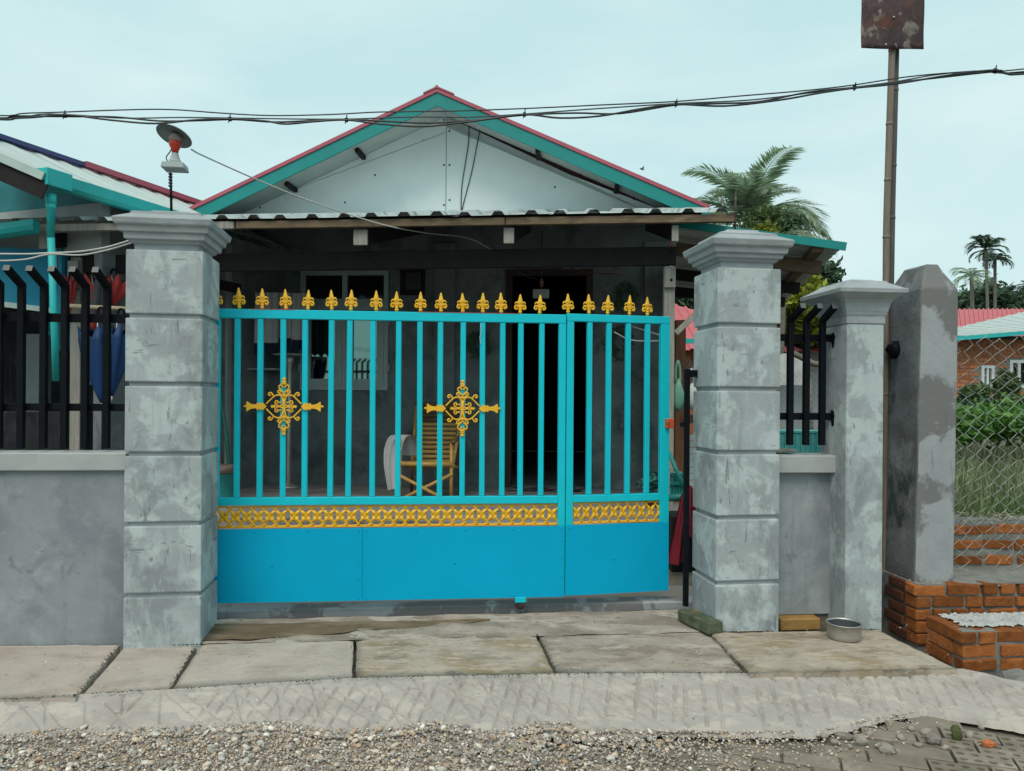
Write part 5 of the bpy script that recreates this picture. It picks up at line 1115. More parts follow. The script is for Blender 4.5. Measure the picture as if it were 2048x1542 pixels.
# ================================================================== ROUGH POST, BRICKWORK
ps = T('concrete_post', 'rough leaning concrete post with blunt pyramid top on a brick footing', 'post', GF, (GF.u(1870, .1, 1160), .25, .25))
vF = .06
zt_, zb_ = GF.z(1880, 577, vF), GF.z(1870, 1165, vF)
uT0, uT1 = GF.u(1843, vF, 577), GF.u(1918, vF, 577); uB0, uB1 = GF.u(1829, vF, 1160), GF.u(1908, vF, 1160)
dp = .41
def rg(z, o=0, sh=0):
    t = (z-zb_)/(zt_-zb_); a, b = uB0+(uT0-uB0)*t, uB1+(uT1-uB1)*t
    return [(a+o, vF+o, z), (b-o, vF+o, z), (b-o, vF+dp-o, z), (a+o, vF+dp-o, z)]
mb = MB(); mb.rings([rg(zb_+(zt_-zb_)*k/10) for k in range(11)]+[rg(zt_+.012, .008), rg(GF.z(1870, 545, vF+.05)+.012, .065), rg(GF.z(1870, 532, vF+.1)+.01, .085)])
shf = ps.part('shaft', mb, m_post, bev=.028, seg=3, jit=.0012); shf.data.materials.append(M('post_concrete_left', (.14,.15,.155), .95, var=.4, scale=4, bump=.5, layers=[((.26,.27,.275),3,.52,.62,.7,(1,1,.7)),((.02,.035,.035),4,.54,.64,.8,(1,1,.6))]))
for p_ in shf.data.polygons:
    if p_.normal.x < -.6 and p_.center.z < zt_-.1: p_.material_index = 1  # left faces below the top use the darker concrete colour
mb = MB(); v0, f0_ = IC2
for k in range(34):
    a = random.random(); s = .022*random.uniform(.6,1.4); side = random.random() < .72
    c = (uB0+(uB1-uB0)*a, vF-.004, zb_-.012+random.uniform(-.02,.012)) if side else (uB0-.004, vF+dp*a, zb_-.01+random.uniform(-.02,.01))
    mb.add([(c[0]+x*s*1.3*random.uniform(.8,1.2), c[1]+y*s*.7, c[2]+z*s*random.uniform(.7,1.1)) for x, y, z in IC1[0]], [tuple(f) for f in IC1[1]])
ps.part('mortar_lumps', mb, m_mortar, kind='stuff')
for y, l, dx in ((706,28,0),(882,26,6),(1153,40,-8)):
    p = GF.p(1812+dx, y, .3); mb = MB(); mb.tube([p, (p[0]-.005-l*.0025, .22, p[2]+.004)], .004, 5); ps.part('tie_wire', mb, m_iron)
# dark bag snagged between post and pillar
V_ = []; mb = MB(); c = Vector(GF.p(1790, 700, .32)); 
v0, f0_ = IC2; mb.add([(c.x+x*.05*(1+.4*math.sin(5*z+3*y)), c.y+y*.05, c.z+z*.06*(1+.3*math.sin(7*x))) for x, y, z in v0], [tuple(f) for f in f0_], True)
S('black_bag', 'scrunched black plastic bag stuck between slim pillar and rough post', 'bag', GF, c, mb, m_black)
BK = [MB().box(-.5,.5,-.5,.5,-.5,.5).mesh('brick', m_brick) for _ in range(1)]
def brick_mesh(l, w, h):
    mb = MB(); mb.box(-l/2, l/2, -w/2, w/2, -h/2, h/2); return mb.mesh('brick', m_brick, bev=.007, seg=2, jit=.0012)
m_brickd = M('brick_painted_shade', (.10,.035,.02), .95, var=.3, scale=10)  # shade of the gap put into the colour of the side bricks
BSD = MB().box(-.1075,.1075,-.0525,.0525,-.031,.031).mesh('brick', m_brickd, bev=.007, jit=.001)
BH = [brick_mesh(.106, .12, .068) for _ in range(3)]; BS = [brick_mesh(.218, .105, .068) for _ in range(3)]
def courses(T_, fr, u0, u1, v, z0, n, hz, pat, seed, vj=.004):
    """rows of bricks showing on the street face, brick centres at depth v+.05"""
    r_ = random.Random(seed)
    for j in range(n):
        u = u0+r_.uniform(-.02, .0) if j else u0; z = z0+hz*(j+.5)
        while u < u1-.03:
            s = r_.random() < pat; l = .215 if s else .102
            me = r_.choice(BS if s else BH)
            T_.inst('brick', me, (u+l/2, v+.055+r_.uniform(-vj, vj), z+r_.uniform(-.003,.003)), (r_.gauss(0,.02), r_.gauss(0,.03), r_.gauss(0,.03)), (r_.uniform(.86,1.0), 1, r_.uniform(.84,1.02)))
            u += l+r_.uniform(.008,.024)
# wall behind the mesh
vW = .36
zw0, zw1 = GF.z(1980, 1166, vW), GF.z(1980, 1044, vW); n = 4; hz = (zw1-zw0)/n
wu0, wu1 = GF.u(1908, vW, 1100), GF.u(2480, vW, 1100)
bk1 = T('brick_wall', 'low orange brick wall behind the chain link, right of the rough post', 'wall', GF, ((wu0+wu1)/2, vW, zw0))
courses(bk1, GF, wu0, wu1, vW, zw0, n, hz, .7, 3)
bk1.part('mortar_core', MB().box(wu0-.02, wu1, vW+.012, vW+.3, zw0-.3, zw1-.012), m_mortar)
# footing courses under post and along
vX = -.02
zf1 = GF.z(1900, 1168, vX); fu0, fu1 = GF.u(1834, vX, 1230), GF.u(2480, vX, 1230); hz2 = .078
bk2 = T('brick_footing', 'rough orange brick footing with thick mortar under the concrete post', 'footing', GF, ((fu0+fu1)/2, vX, zf1-5*hz2))
courses(bk2, GF, fu0, fu1, vX, zf1-5*hz2, 5, hz2, .35, 11, .008)
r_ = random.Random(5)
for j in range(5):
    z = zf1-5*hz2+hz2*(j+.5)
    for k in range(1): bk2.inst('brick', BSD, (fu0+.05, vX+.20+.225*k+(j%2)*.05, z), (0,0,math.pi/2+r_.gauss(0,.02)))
bk2.part('mortar_core', MB().box(fu0+.016, fu1, vX+.016, vX+.52, -.25, zf1-.004), m_mortar)
mb = MB(); mb.grid(lambda a, b: (fu0+.3+(fu1-fu0-.3)*a, vX-.004+b*.40, zf1-.01+.03*b+.010*math.sin(a*40)*math.sin(b*9+a*13)), 60, 8); bk2.part('mortar_bed', mb, m_mortar)
# step of bricks in front
vY = GF.g(1930, 1352, -.11)[1]
yu0, yu1 = GF.u(1926, vY, 1290), GF.u(2220, vY, 1290); hz3 = .076; zy1 = GF.z(1990, 1262, vY)
bk3 = T('brick_step', 'block of orange bricks topped with white mortar at the right picture edge', 'step', GF, ((yu0+yu1)/2, vY, -.13))
courses(bk3, GF, yu0, yu1, vY, zy1-3*hz3, 3, hz3, .28, 21, .006)
for j in range(3):
    z = zy1-3*hz3+hz3*(j+.5)
    for k in range(1):
        bk3.inst('brick', r_.choice(BS), (yu0+.052-.002*k, vY+.115+.105+.226*k-(j%2)*.02, z), (r_.gauss(0,.01),0,math.pi/2+r_.gauss(0,.02)))
bk3.part('mortar_core', MB().box(yu0+.014, yu1, vY+.014, vY+.33, -.3, zy1-.006), m_mortar)
mb = MB(); mb.grid(lambda a, b: (yu0+.07+(yu1-yu0-.07)*a+.012*math.sin(b*30), vY+.075+b*.25+.01*math.sin(a*50), zy1+.004+.005*math.sin(a*60+b*9)*math.sin(b*33-a*20)+random.gauss(0,.003)), 70, 30, False); bk3.part('mortar_top', mb, m_mortarw)
# dark gap and old red footing between slim pillar and post
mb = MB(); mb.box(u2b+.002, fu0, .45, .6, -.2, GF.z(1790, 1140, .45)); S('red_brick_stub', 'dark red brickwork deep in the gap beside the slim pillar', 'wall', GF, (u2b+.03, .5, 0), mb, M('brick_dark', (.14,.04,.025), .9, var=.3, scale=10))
# dry leaves on wall top
Vd = []; mb = MB()
for k in range(800):
    p = Vector((random.uniform(wu0, wu1), vW+random.uniform(.0,.35), zw1+random.uniform(-.004,.025)))
    a_ = Vector((random.gauss(0,1), random.gauss(0,1), random.gauss(0,.25))).normalized()*random.uniform(.015,.04); b_ = a_.cross(Vector((random.gauss(0,.3),random.gauss(0,.3),1))).normalized()*random.uniform(.003,.008)
    mb.add([p-a_, p+b_, p+a_, p-b_], [(0,1,2,3)])
S('dry_leaves', 'dry leaf litter on the low brick wall', None, GF, (wu0, vW, zw1), mb, m_straw, kind='stuff')
# ================================================================== CHAIN LINK
vM = .30
cl = T('chain_link_fence', 'sagging torn chain-link mesh hung beside the rough post', 'fence', GF, (GF.u(1990, vM), vM, .3))
P_W = .13; zM1, zM0 = GF.z(1980, 668, vM), GF.z(1980, 1150, vM); nz_ = int((zM1-zM0)/(P_W/2.8))
mu0 = GF.u(1914, vM, 900)
for k in range(-1, 28):
    pts = []; cut = random.randint(0, 3) if k != 3 else 2
    for i in range(cut, nz_+1):
        s = 1 if (i+k) % 2 else -1; z = zM0+i*P_W/2.8
        sag = .02*math.sin(i*.35+k)+.008*random.gauss(0,1)*(1 if i < 6 else .4)
        pts.append((mu0+k*P_W/2*1.02*1.0+s*P_W/4*1.08+sag, vM+s*.006+.03*math.sin(i*.3), z+.010*math.sin(k*1.3+i*.5)))
    mb = MB(); C = []
    for a, b in zip(pts, pts[1:]): C += [a, tuple(np.array(a)*.5+np.array(b)*.5+np.array([0,.003*(-1)**k,-.004]))]
    mb.tube(C+[pts[-1]], .0019, 5); cl.part('wire', mb, m_wire)
# ================================================================== VEGETATION
def leaves(name, pts, size, mat, up=.3, droop=0, asp=.42):
    pts = np.asarray(pts); n = len(pts)
    a = rng.normal(0, 1, (n,3)); a[:,2] = a[:,2]*.7-droop; a /= np.linalg.norm(a, axis=1)[:,None]
    t = rng.normal(0, 1, (n,3)); b = np.cross(a, t); b /= np.linalg.norm(b, axis=1)[:,None]
    s = (size*rng.uniform(.6,1.4,n))[:,None]
    V = np.stack([pts-a*s, pts-a*s*.1+b*s*asp, pts+a*s, pts-a*s*.1-b*s*asp], 1).reshape(-1,3)
    F = np.arange(4*n).reshape(-1,4)
    return V, F
def clump_pts(c, rad, ncl, per, cs, surf=.55):
    out = []
    for _ in range(ncl):
        d = rng.normal(0,1,3); d /= np.linalg.norm(d); r = rng.uniform(surf, 1)
        cc = np.array(c)+d*np.array(rad)*r; k = cs*rng.uniform(.6,1.4)
        q = rng.normal(0, 1, (per,3)); q /= (np.linalg.norm(q,axis=1)[:,None]+.3); out.append(cc+q*k*rng.uniform(.3,1,(per,1)))
    return np.concatenate(out)
def tree(name, lb, cat, px, d, ytop, ybot, wpx, mat, ncl, per, cs, ls, grp=None, trunk=True, dy=1.0, surf=.45, base=None):
    c = Vector(W.p(px, (ytop+ybot)/2, d)); h = (ybot-ytop)/2*d/FPX; w = wpx/2*d/FPX
    zb_ = base if base is not None else .1
    t = T(name, lb, cat, W, (c.x, d, zb_), grp)
    V, F = leaves('crown', clump_pts(c, (w, w*dy, h), ncl, per, cs, surf), ls, mat)
    me = np_mesh('crown', V-np.array([c.x, d, zb_]), F, mat, False); t.inst('crown', me, (c.x, d, zb_))
    if trunk:
        mb = MB(); mb.tube(crv([(c.x, d, zb_), (c.x+.05*w, d, (zb_+c.z)/2), (c.x, d, c.z)], 4), [.06*w+.05]*4+[.05*w+.03]*4+[.02*w+.01], 7)
        for k in range(5):
            a = random.uniform(0, 6.28); mb.tube([(c.x+.03*w, d, zb_+(c.z-zb_)*(.5+.1*k)), (c.x+w*.6*math.cos(a), d+w*.6*math.sin(a), c.z+h*random.uniform(-.2,.6))], [.03*w+.015, .006], 5)
        t.part('trunk', mb, m_trunk)
    return t
def palm(lb, px, py, d, rpx, nf, mat, base_px=None, droop=1.0, lw=.045, grp=None, leafk=60, rise=.75, ll=.26, trk=.12):
    c = Vector(W.p(px, py, d)); Rf = rpx*d/FPX
    t = T('palm_tree', lb, 'palm tree', W, (c.x, d, .1), grp)
    bx_ = c.x if base_px is None else W.p(base_px, 700, d)[0]
    mb = MB(); mb.tube(crv([(bx_, d, 0), ((bx_+c.x)/2+.1, d, c.z*.55), (c.x, d, c.z)], 5), [trk*1.25]*3+[trk]*8, 8); t.part('trunk', mb, m_trunk)
    for f in range(nf):
        az = 2*math.pi*f/nf*1.0+random.uniform(-.25,.25); el = random.uniform(.05, 1.25)*rise; Lf = Rf*random.uniform(.75,1.25)
        pts = []; p = np.array([c.x, d, c.z]); ang = el; n = 14
        for i in range(n+1):
            pts.append(p.copy()); st = Lf/n; p = p+st*np.array([math.cos(az)*math.cos(ang), math.sin(az)*math.cos(ang), math.sin(ang)]); ang -= droop*(.035+.10*i/n)*random.uniform(.8,1.2)*1.5
        mb = MB(); mb.tube([tuple(q) for q in pts], [.022*(1-i/n)*Lf*.4+.006 for i in range(n+1)], 4)
        pts = np.array(pts)
        for k in range(leafk):
            u = .10+.9*k/leafk; x = u*n; i = min(n-1, int(x)); q = pts[i]*(1-(x-i))+pts[i+1]*(x-i); dr = pts[i+1]-pts[i]; dr /= np.linalg.norm(dr)
            sd = np.cross(dr, [0,0,1]); sd /= (np.linalg.norm(sd)+1e-6); upv = np.cross(sd, dr)
            for s in (-1, 1):
                l = Lf*ll*math.sin(math.pi*(.12+.80*u))**.6*random.uniform(.85,1.1)
                e = q+(sd*s*.75+dr*.62-np.array([0,0,1])*(.18+.25*random.random())+upv*.12)*l; m_ = (q+e)/2+upv*.05*l
                wv = dr*lw*l*.55
                mb.add([tuple(q-wv*.4), tuple(m_-wv), tuple(e), tuple(m_+wv)], [(0,1,2,3)])
        t.part('frond', mb, mat)
    return t
palm('tall coconut palm with pale drooping fronds behind the lean-to roof', 1500, 446, 30, 155, 26, m_palm, 1500, droop=.95, lw=.10, leafk=64, rise=1.25, ll=.33, trk=.12)
palm('dark betel palm with the highest tufted crown at far right', 1972, 500, 62, 44, 15, m_palmd, 1974, droop=1.2, lw=.20, leafk=22, rise=1.1, ll=.34, trk=.12, grp='far palms at right')
palm('dark betel palm just right of the highest tufted crown, slightly lower', 1990, 520, 62.5, 34, 12, m_palmd, 1985, droop=1.3, lw=.20, leafk=22, rise=.9, ll=.34, trk=.12, grp='far palms at right')
palm('shorter coconut palm with pale crown left of the far betel palms', 1943, 552, 58, 46, 14, m_palm, 1944, droop=1.2, lw=.14, leafk=24, rise=.9, ll=.3, trk=.14, grp='far palms at right')
palm('lone dark palm top cut by the right picture edge', 2052, 572, 64, 24, 12, m_palmd, 2050, droop=1.2, lw=.16, leafk=20, rise=.9, ll=.34, grp='far palms at right')
palm('small palm with one long frond reaching right over the lean-to', 1568, 486, 15, 120, 8, m_palm, 1540, droop=1.2, lw=.06, leafk=50, rise=.55, ll=.2, trk=.05)
tree('broadleaf_tree', 'dense green tree directly below the coconut palm fronds', 'tree', 1520, 27, 418, 600, 120, m_leaf, 190, 70, .42, .10, 'garden trees')
tree('broadleaf_tree', 'dark leafy tree right of the coconut palm', 'tree', 1578, 26.5, 432, 600, 80, m_leafd, 110, 60, .4, .10, 'garden trees')
tree('broadleaf_tree', 'small yellow-green tree peeking above the right pillar cap', 'tree', 1530, 26, 448, 560, 64, m_leafy, 50, 60, .35, .09, 'garden trees')
tree('broadleaf_tree', 'dark rounded tree under the lean-to eave, left of the slim pillar', 'tree', 1640, 24, 528, 680, 90, m_leafd, 110, 70, .45, .12, 'garden trees')
tree('shrub', 'bright yellow-green bush behind the short black fence', 'shrub', 1602, 17, 555, 672, 110, m_leafy, 110, 80, .3, .10, 'shrubs', trunk=False)
tree('shrub', 'green bush filling behind the short black fence', 'shrub', 1612, 17.6, 600, 690, 120, m_leaf, 120, 80, .3, .10, 'shrubs', trunk=False)
tree('broadleaf_tree', 'dark tree showing below the lean-to roof beside the porch post', 'tree', 1370, 26, 555, 640, 90, m_leafd, 90, 60, .5, .12, 'garden trees')
# far tree line behind the red roof
pts = []
for k in range(900):
    px = random.uniform(1820, 2600); dd = random.uniform(70, 90); top = 592+12*math.sin(px*.05)+8*math.sin(px*.13)
    py = random.uniform(top, 660); pts.append(np.array(W.p(px, py, dd))+rng.normal(0, .55, (45,3)))
V, F = leaves('x', np.concatenate(pts), .42, m_leafd)
S('far_trees', 'dark far-off tree line behind the red roof', None, W, (30, 80, 0), np_mesh('far_trees', V-np.array([30,80,0]), F, m_leafd, False), m_leafd, kind='stuff')
# hedge, weeds and tall grass in the field
for px, d, yt, yb, w, m_, lb in ((1935,13.5,795,862,90,m_leafd,'dark green hedge bush right beside the rough post'), (1990,13.2,800,860,90,m_leafd,'dark green hedge bush in the middle of the hedge row'), (2050,13.4,790,860,100,m_leaf,'hedge bush cut by the right picture edge'), (2012,14,745,800,40,m_leaf,'leafy sapling climbing before the far brick house wall'), (1948,13.8,775,800,50,m_leaf,'small green bush under the first far window')):
    tree('shrub', lb, 'shrub', px, d, yt, yb, w, m_, 70, 50, .13, .05, 'shrubs', trunk=False, base=.05)
pts = [np.array(W.p(random.uniform(1890, 2450), random.uniform(822, 868)+6*math.sin(k), random.uniform(10, 11.5)))+rng.normal(0,.08,(26,3)) for k in range(360)]
V, F = leaves('x', np.concatenate(pts), .048, m_leafy, asp=.6)
S('weeds', 'bright green broad-leaved weeds in the field', None, W, (7,11,0), np_mesh('weeds', V-np.array([7,11,0]), F, leafm('weed_leaf', (.10,.22,.045)), False), m_leafy, kind='stuff')
def grass(name, lb, n, rng_px, rng_d, h, mat, z0=.05, w=.006):
    px = rng.uniform(*rng_px, n); d = rng.uniform(*rng_d, n)**1.0; x = (px-CX)/FPX*d; hh = h*rng.uniform(.5,1.2,n)
    an = rng.uniform(0, 6.28, n); ln_ = rng.uniform(.05,.6,n)*hh; bx = np.cos(an)*w; by = np.sin(an)*w
    tx = x+np.cos(an+1.2)*ln_; ty = d+np.sin(an+1.2)*ln_; z = np.full(n, z0)
    V = np.stack([np.stack([x-bx,d-by,z],1), np.stack([x+bx,d+by,z],1), np.stack([(x*.6+tx*.4)+bx*.8,(d*.6+ty*.4)+by*.8,z+hh*.62],1), np.stack([tx,ty,z+hh],1), np.stack([(x*.6+tx*.4)-bx*.8,(d*.6+ty*.4)-by*.8,z+hh*.62],1)],1).reshape(-1,3)
    F = np.arange(5*n).reshape(-1,5); c = np.array([6,8,0])
    S(name, lb, None, W, (6,8,0), np_mesh(name, V-c, F, mat, False), mat, kind='stuff')
grass('tall_grass', 'tall dry grass behind the chain link', 24000, (1860, 2700), (6.0, 14), .62, m_grass, .1)
grass('green_grass', 'green grass tufts mixed into the dry grass', 20000, (1860, 2700), (5.6, 12), .5, m_grassg, .1, .007)
grass('yard_grass', 'bright grass seen through the short black fence', 5000, (1540, 1720), (9.5, 16), .55, m_grassg, .02, .009)
# ================================================================== FAR HOUSES ON THE RIGHT
fh = T('brick_house', 'far brick house with white windows, red roof and pale lower roof', 'house', W, (18, 26, 0))
d = 24; a, b = W.p(1840, 790, d), W.p(2200, 660, d)
x0_, x1_ = a[0], b[0]; z1 = W.p(1980, 676, d)[2]
wins = []
for (pa, pb, ya, yb) in ((1967, 1993, 717, 762), (2024, 2062, 706, 762)): wins.append((W.p(pa,0,d)[0], W.p(pb,0,d)[0], W.p(0,yb,d)[2], W.p(0,ya,d)[2]))
mb = MB(); xs = [x0_]+[x for w in wins for x in w[:2]]+[x1_]
for k in range(0, len(xs), 2): mb.box(xs[k], xs[k+1], d, d+.2, -.1, z1)
for w in wins: mb.box(w[0], w[1], d, d+.2, -.1, w[2]); mb.box(w[0], w[1], d, d+.2, w[3], z1)
fh.part('wall', mb, m_mortar)
hzb = .115; r_ = random.Random(9); bm1 = MB().box(-.14,.14,-.03,.03,-.046,.046).mesh('brick', m_brickfar); n_b = 0
row = 0; z = W.p(0, 800, d)[2]
rest = MB()
while z < z1-.05:
    x = W.p(1905,0,d)[0]+(row%2)*.15
    while x < W.p(2075,0,d)[0]:
        if not any(w[0]-.14 < x < w[1]+.14 and w[2]-.06 < z < w[3]+.06 for w in wins):
            rest.box(x-.142, x+.142, d-.02+r_.uniform(-.006,.006), d+.02, z-.05, z+.05)
        x += .30
    z += hzb; row += 1
fh.part('brick_courses', rest, M('brick_far_wall', (.36,.135,.06), .9, var=.25, scale=5, isl=.25), kind='stuff')
for w in wins:
    f = .09; mb = MB(); mb.box(w[0], w[0]+f, d-.04, d+.1, w[2], w[3]); mb.box(w[1]-f, w[1], d-.04, d+.1, w[2], w[3]); mb.box(w[0]+f, w[1]-f, d-.04, d+.1, w[3]-f, w[3]); mb.box(w[0]+f, w[1]-f, d-.04, d+.1, w[2], w[2]+f); m_ = (w[0]+w[1])/2; mb.box(m_-.035, m_+.035, d-.03, d+.1, w[2]+f, w[3]-f)
    wf = fh.part('window', mb, m_white); fh.part('pane', MB().box(w[0]+f, w[1]-f, d+.05, d+.06, w[2]+f, w[3]-f), m_glass, parent=wf)
# pale lower roof sloping up to the right, red upper roof
e0, e1 = Vector(W.p(1895, 676, d-.6)), Vector(W.p(2200, 651, d-.6)); t0, t1 = Vector(W.p(1895, 672, d+2)), Vector(W.p(2260, 548, d+5)); 
corr(fh, 'roof_sheet', e0, e1, Vector((e0.x, d+3.6, e0.z+.05)), Vector((e1.x+1.2, d+3.6, e1.z+1.05)), 16, .03, m_tin, label='pale metal lower roof sheet')
mb = MB(); mb.bar(e0-Vector((0,.03,.04)), e1-Vector((0,.03,.04)), .1, .12); fh.part('gutter', mb, m_gutter)
mb = MB(); mb.box(e0.x, e1.x, d-.55, d, z1-.02, z1+.02); fh.part('eave_soffit', mb, m_woodd)
ra, rb_, rc, rd_ = W.p(1775, 690, d+3.7), W.p(2200, 690, d+3.7), W.p(1762, 620, d+9), W.p(2200, 617, d+9)
corr(fh, 'roof_sheet', ra, rb_, rc, rd_, 46, .05, m_redfar, label='red ribbed upper roof sheet')
sm = T('far_house', 'small far house with red roof and white gable between slim pillar and post', 'house', W, (13, 30, 0))
a, b = W.p(1765, 760, 28.8), W.p(1806, 640, 28.8); mb = MB(); mb.box(a[0], b[0], 28.8, 29, -.1, b[2]); sm.part('wall', mb, m_white)
mb = MB(); mb.hexa([W.p(1740,600,27),W.p(1812,668,27),W.p(1812,668,31),W.p(1740,600,31),(W.p(1740,596,27)),(W.p(1812,662,27)),W.p(1812,662,31),W.p(1740,596,31)]); sm.part('roof', mb, m_redfar)
# red roofed shed seen behind the gate gap and through the short fence
sd2 = T('shed', 'low red roofed shed far behind the yard, seen past the right pillar', 'shed', W, (6, 19, 0))
ra, rb_ = Vector(W.p(1330, 648, 17)), Vector(W.p(1700, 690, 17.5)); rc, rd_ = Vector(W.p(1330, 583, 21)), Vector(W.p(1620, 655, 21))
corr(sd2, 'roof_sheet', Vector((ra.x, 17, W.p(0,690,17)[2])), Vector((rb_.x, 17, W.p(0,694,17)[2])), Vector((ra.x, 20, W.p(0,585,20)[2])), Vector((rb_.x+.2, 20, W.p(0,668,20)[2])), 18, .04, m_redfar)
a, b = W.p(1330, 800, 17.6), W.p(1540, 694, 17.6); mb = MB(); mb.box(a[0], b[0], 17.6, 17.7, -.1, b[2]); sd2.part('wall', mb, m_brickfar)
a, b = W.p(1540, 800, 17.8), W.p(1720, 698, 17.8); mb = MB(); mb.box(a[0], b[0], 17.9, 18, -.1, b[2]); sd2.part('wall', mb, m_greyw)
mb = MB(); mb.bar(W.p(1366, 682, 14), W.p(1400, 682, 14), .06, .09); sd2.part('gutter', mb, m_gutter)
# yard things seen in the gap between leaf and right pillar
D2 = 8.2
pb = T('boarded_shelter', 'brown timber post and pale planks in the yard behind the gate gap', 'shelter', W, (W.p(1365,900,D2)[0], D2, 0))
a, b = W.p(1351, 860, D2), W.p(1372, 640, D2); pb.part('post', MB().box(a[0], b[0], D2, D2+.1, 0, b[2]), m_brickold if False else M('post_redbrown', (.20,.085,.045), .85, var=.3, scale=8, stretch=(3,3,.4)))
for k in range(9):
    a, b = W.p(1350, 985-k*13, D2+.3), W.p(1418, 974-k*13, D2+.3); pb.part('plank', MB().box(a[0], b[0], D2+.3, D2+.33, a[2], b[2]), m_white)
rr_b = W.p(1405, 838, D2); a, b = W.p(1372, 846, D2-.05), W.p(1425, 830, D2-.05); pb.part('beam', MB().box(a[0], b[0], D2-.1, D2, a[2], b[2]), M('beam_dark', (.10,.05,.04), .8))
a, b = W.p(1376, 770, D2+.2), W.p(1400, 712, D2+.2)
# lattice pane
lt_ = MB()
for k in range(6):
    for s in (-1, 1): lt_.tube([(a[0]+.03*k, D2+.2, a[2]), (a[0]+.03*k+s*.16, D2+.2, b[2])], .004, 4)
pb.part('lattice', lt_, m_wire)
def bag(lb, px, py, w, h, mat, d, grp):
    c = Vector(W.p(px, py, d)); k = d/FPX; v0, f0 = IC2; mb = MB()
    mb.add([(c.x+x*w*k*(1+.18*math.sin(z*5+x*3))*(1-.35*max(0,z)), c.y+y*w*k*.7, c.z+z*h*k*(1+.12*math.sin(x*6))) for x, y, z in v0], [tuple(f) for f in f0], True)
    t = T('hanging_bag', lb, 'bag', W, c, grp); t.part('sack', mb, mat)
    mb = MB(); mb.tube(crv([c+Vector((-.4*w*k,0,.75*h*k)), c+Vector((-.45*w*k,0,1.5*h*k)), c+Vector((-.1*w*k,0,2.0*h*k)), c+Vector((.2*w*k,0,1.5*h*k)), c+Vector((.3*w*k,0,.75*h*k))], 5), .012, 5); t.part('handles', mb, mat)
bag('translucent green carrier bag hanging beside the gate leaf', 1357, 790, 13, 34, m_bag, 7.0, 'bags hung by the gate gap')
bag('white round bag hanging between green bag and right pillar', 1384, 792, 16, 27, m_bagw, 7.2, 'bags hung by the gate gap')
# crate of bottles, pots
ck = T('bottle_basket', 'teal plastic basket with bottles near the narrow gate leaf', 'basket', W, W.p(1352, 985, 6.4))
a, b = W.p(1342, 985, 6.4), W.p(1364, 948, 6.4)
for k in range(5):
    x = a[0]+(b[0]-a[0])*k/4; ck.part('slat', MB().box(x-.008, x+.008, 6.39, 6.41, a[2], b[2]), m_bucket)
for z in (a[2], (a[2]+b[2])/2, b[2]): ck.part('rim', MB().box(a[0]-.01, b[0]+.01, 6.375, 6.389, z-.012, z+.012), m_bucket)
for k in range(2): ck.part('bottle', MB().lathe([(.001,0),(.03,.0),(.03,.1),(.012,.14),(.012,.17),(.001,.171)], 10, (a[0]+.04+.05*k, 6.46, a[2])), m_bag)
pt = T('potted_plant', 'dark green pot plant behind the narrow gate leaf', 'plant', W, W.p(1305, 985, 6.5))
c = W.p(1306, 985, 6.5); pt.part('pot', MB().lathe([(.07,-.12),(.09,.0),(.085,.0),(.001,-.02)], 14, c), M('pot_red', (.20,.05,.04), .7))
Vp, Fp = leaves('x', np.array(c)+np.array([0,0,.09])+rng.normal(0,.05,(220,3)), .035, m_bucket); pt.inst('foliage', np_mesh('foliage', Vp-np.array(pt.b), Fp, M('plant_teal', (.03,.13,.11), .6, isl=.4), False), pt.b)
mb = MB(); mb.tube([W.p(1338, 996, 6.2), W.p(1388, 992, 6.2)], .03, 10); S('teal_pipe', 'dark teal pipe lying behind the gate gap', 'pipe', W, W.p(1338,996,6.2), mb, m_bucket)
mb = MB(); mb.tube([W.p(1338, 905, 6.3), W.p(1372, 985, 6.2)], .018, 8); S('green_stick', 'slanting dark green stick behind the gate gap', 'stick', W, W.p(1338,905,6.3), mb, m_bucket)
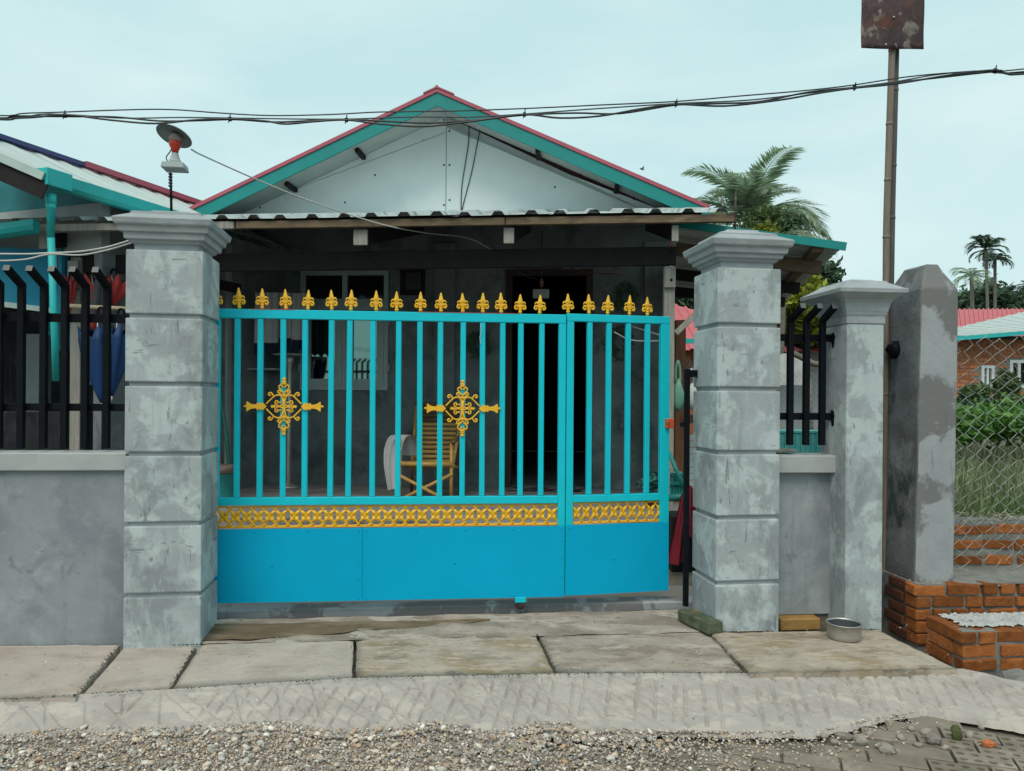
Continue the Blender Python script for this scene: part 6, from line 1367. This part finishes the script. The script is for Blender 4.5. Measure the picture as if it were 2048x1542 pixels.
# red cloth over a stand
def hang(lb, px0, px1, py0, py1, d, mat, skew, seed):
    mb = MB(); a, b = W.p(px0, py0, d), W.p(px1, py1, d)
    mb.grid(lambda s, t: (a[0]+(b[0]-a[0])*s-skew*t*(1-s), d+.04*math.sin(s*9+seed)*(.3+t)+.015*math.sin(s*21), a[2]+(b[2]-a[2])*t-.05*s*(1-t)), 16, 14)
    S('red_cloth', lb, 'cloth', W, (a[0], d, a[2]), mb, mat, 'red cloths by the gate gap')
hang('dark red cloth hanging down left of the thin black post', 1364, 1374, 985, 1128, 6.0, m_cred, .11, 1)
hang('crimson cloth hanging right of the thin black post', 1377, 1391, 968, 1072, 6.1, M('cloth_crimson', (.30,.025,.06), .9), 0, 3)
mb = MB(); a, b = W.p(1344, 1190, 6.15), W.p(1400, 1035, 6.15); mb.box(a[0], b[0], 6.16, 6.5, 0, b[2]); S('dark_cabinet', 'dark low cabinet under the red cloths', 'cabinet', W, (a[0], 6.2, 0), mb, m_dark)
# pale yard sheets and mesh behind the short fence
a, b = W.p(1548, 770, 12.5), W.p(1606, 706, 12.5); mb = MB(); mb.grid(lambda s, t: (a[0]+(b[0]-a[0])*s, 12.5+.1*math.sin(s*5), a[2]+(b[2]-a[2])*t*(1-.25*(2*s-1)**2)), 12, 8)
S('pale_tarp', 'pale grey tarp tent behind the short black fence', 'tarp', W, (a[0], 12.5, 0), mb, m_bagw)
mb = MB(); mb.tube([W.p(1615, 760, 11.5), W.p(1622, 930, 11.5)], .06, 8)
mb.tube(crv([W.p(1585, 706, 11.4), W.p(1605, 716, 11.4), W.p(1630, 728, 11.4), W.p(1660, 728, 11.4)], 4), .045, 8)
S('bare_branch', 'grey bent branch and stake behind the short black fence', 'branch', W, W.p(1620,900,11.5), mb, m_trunk)
fm = MB(); zt_, zb_ = W.p(0, 735, 11)[2], W.p(0, 905, 11)[2]
for k in range(26):
    x = W.p(1545, 0, 11)[0]+k*.045; pts = [(x+(.022 if (i+k)%2 else -.022), 11+.004*(-1)**i, zb_+(zt_-zb_)*i/26) for i in range(27)]
    fm.tube(pts, .0035, 3, cap=False)
S('garden_mesh', 'fine wire garden mesh behind the short black fence', 'mesh', W, (W.p(1600,0,11)[0], 11, zb_), fm, m_wire)
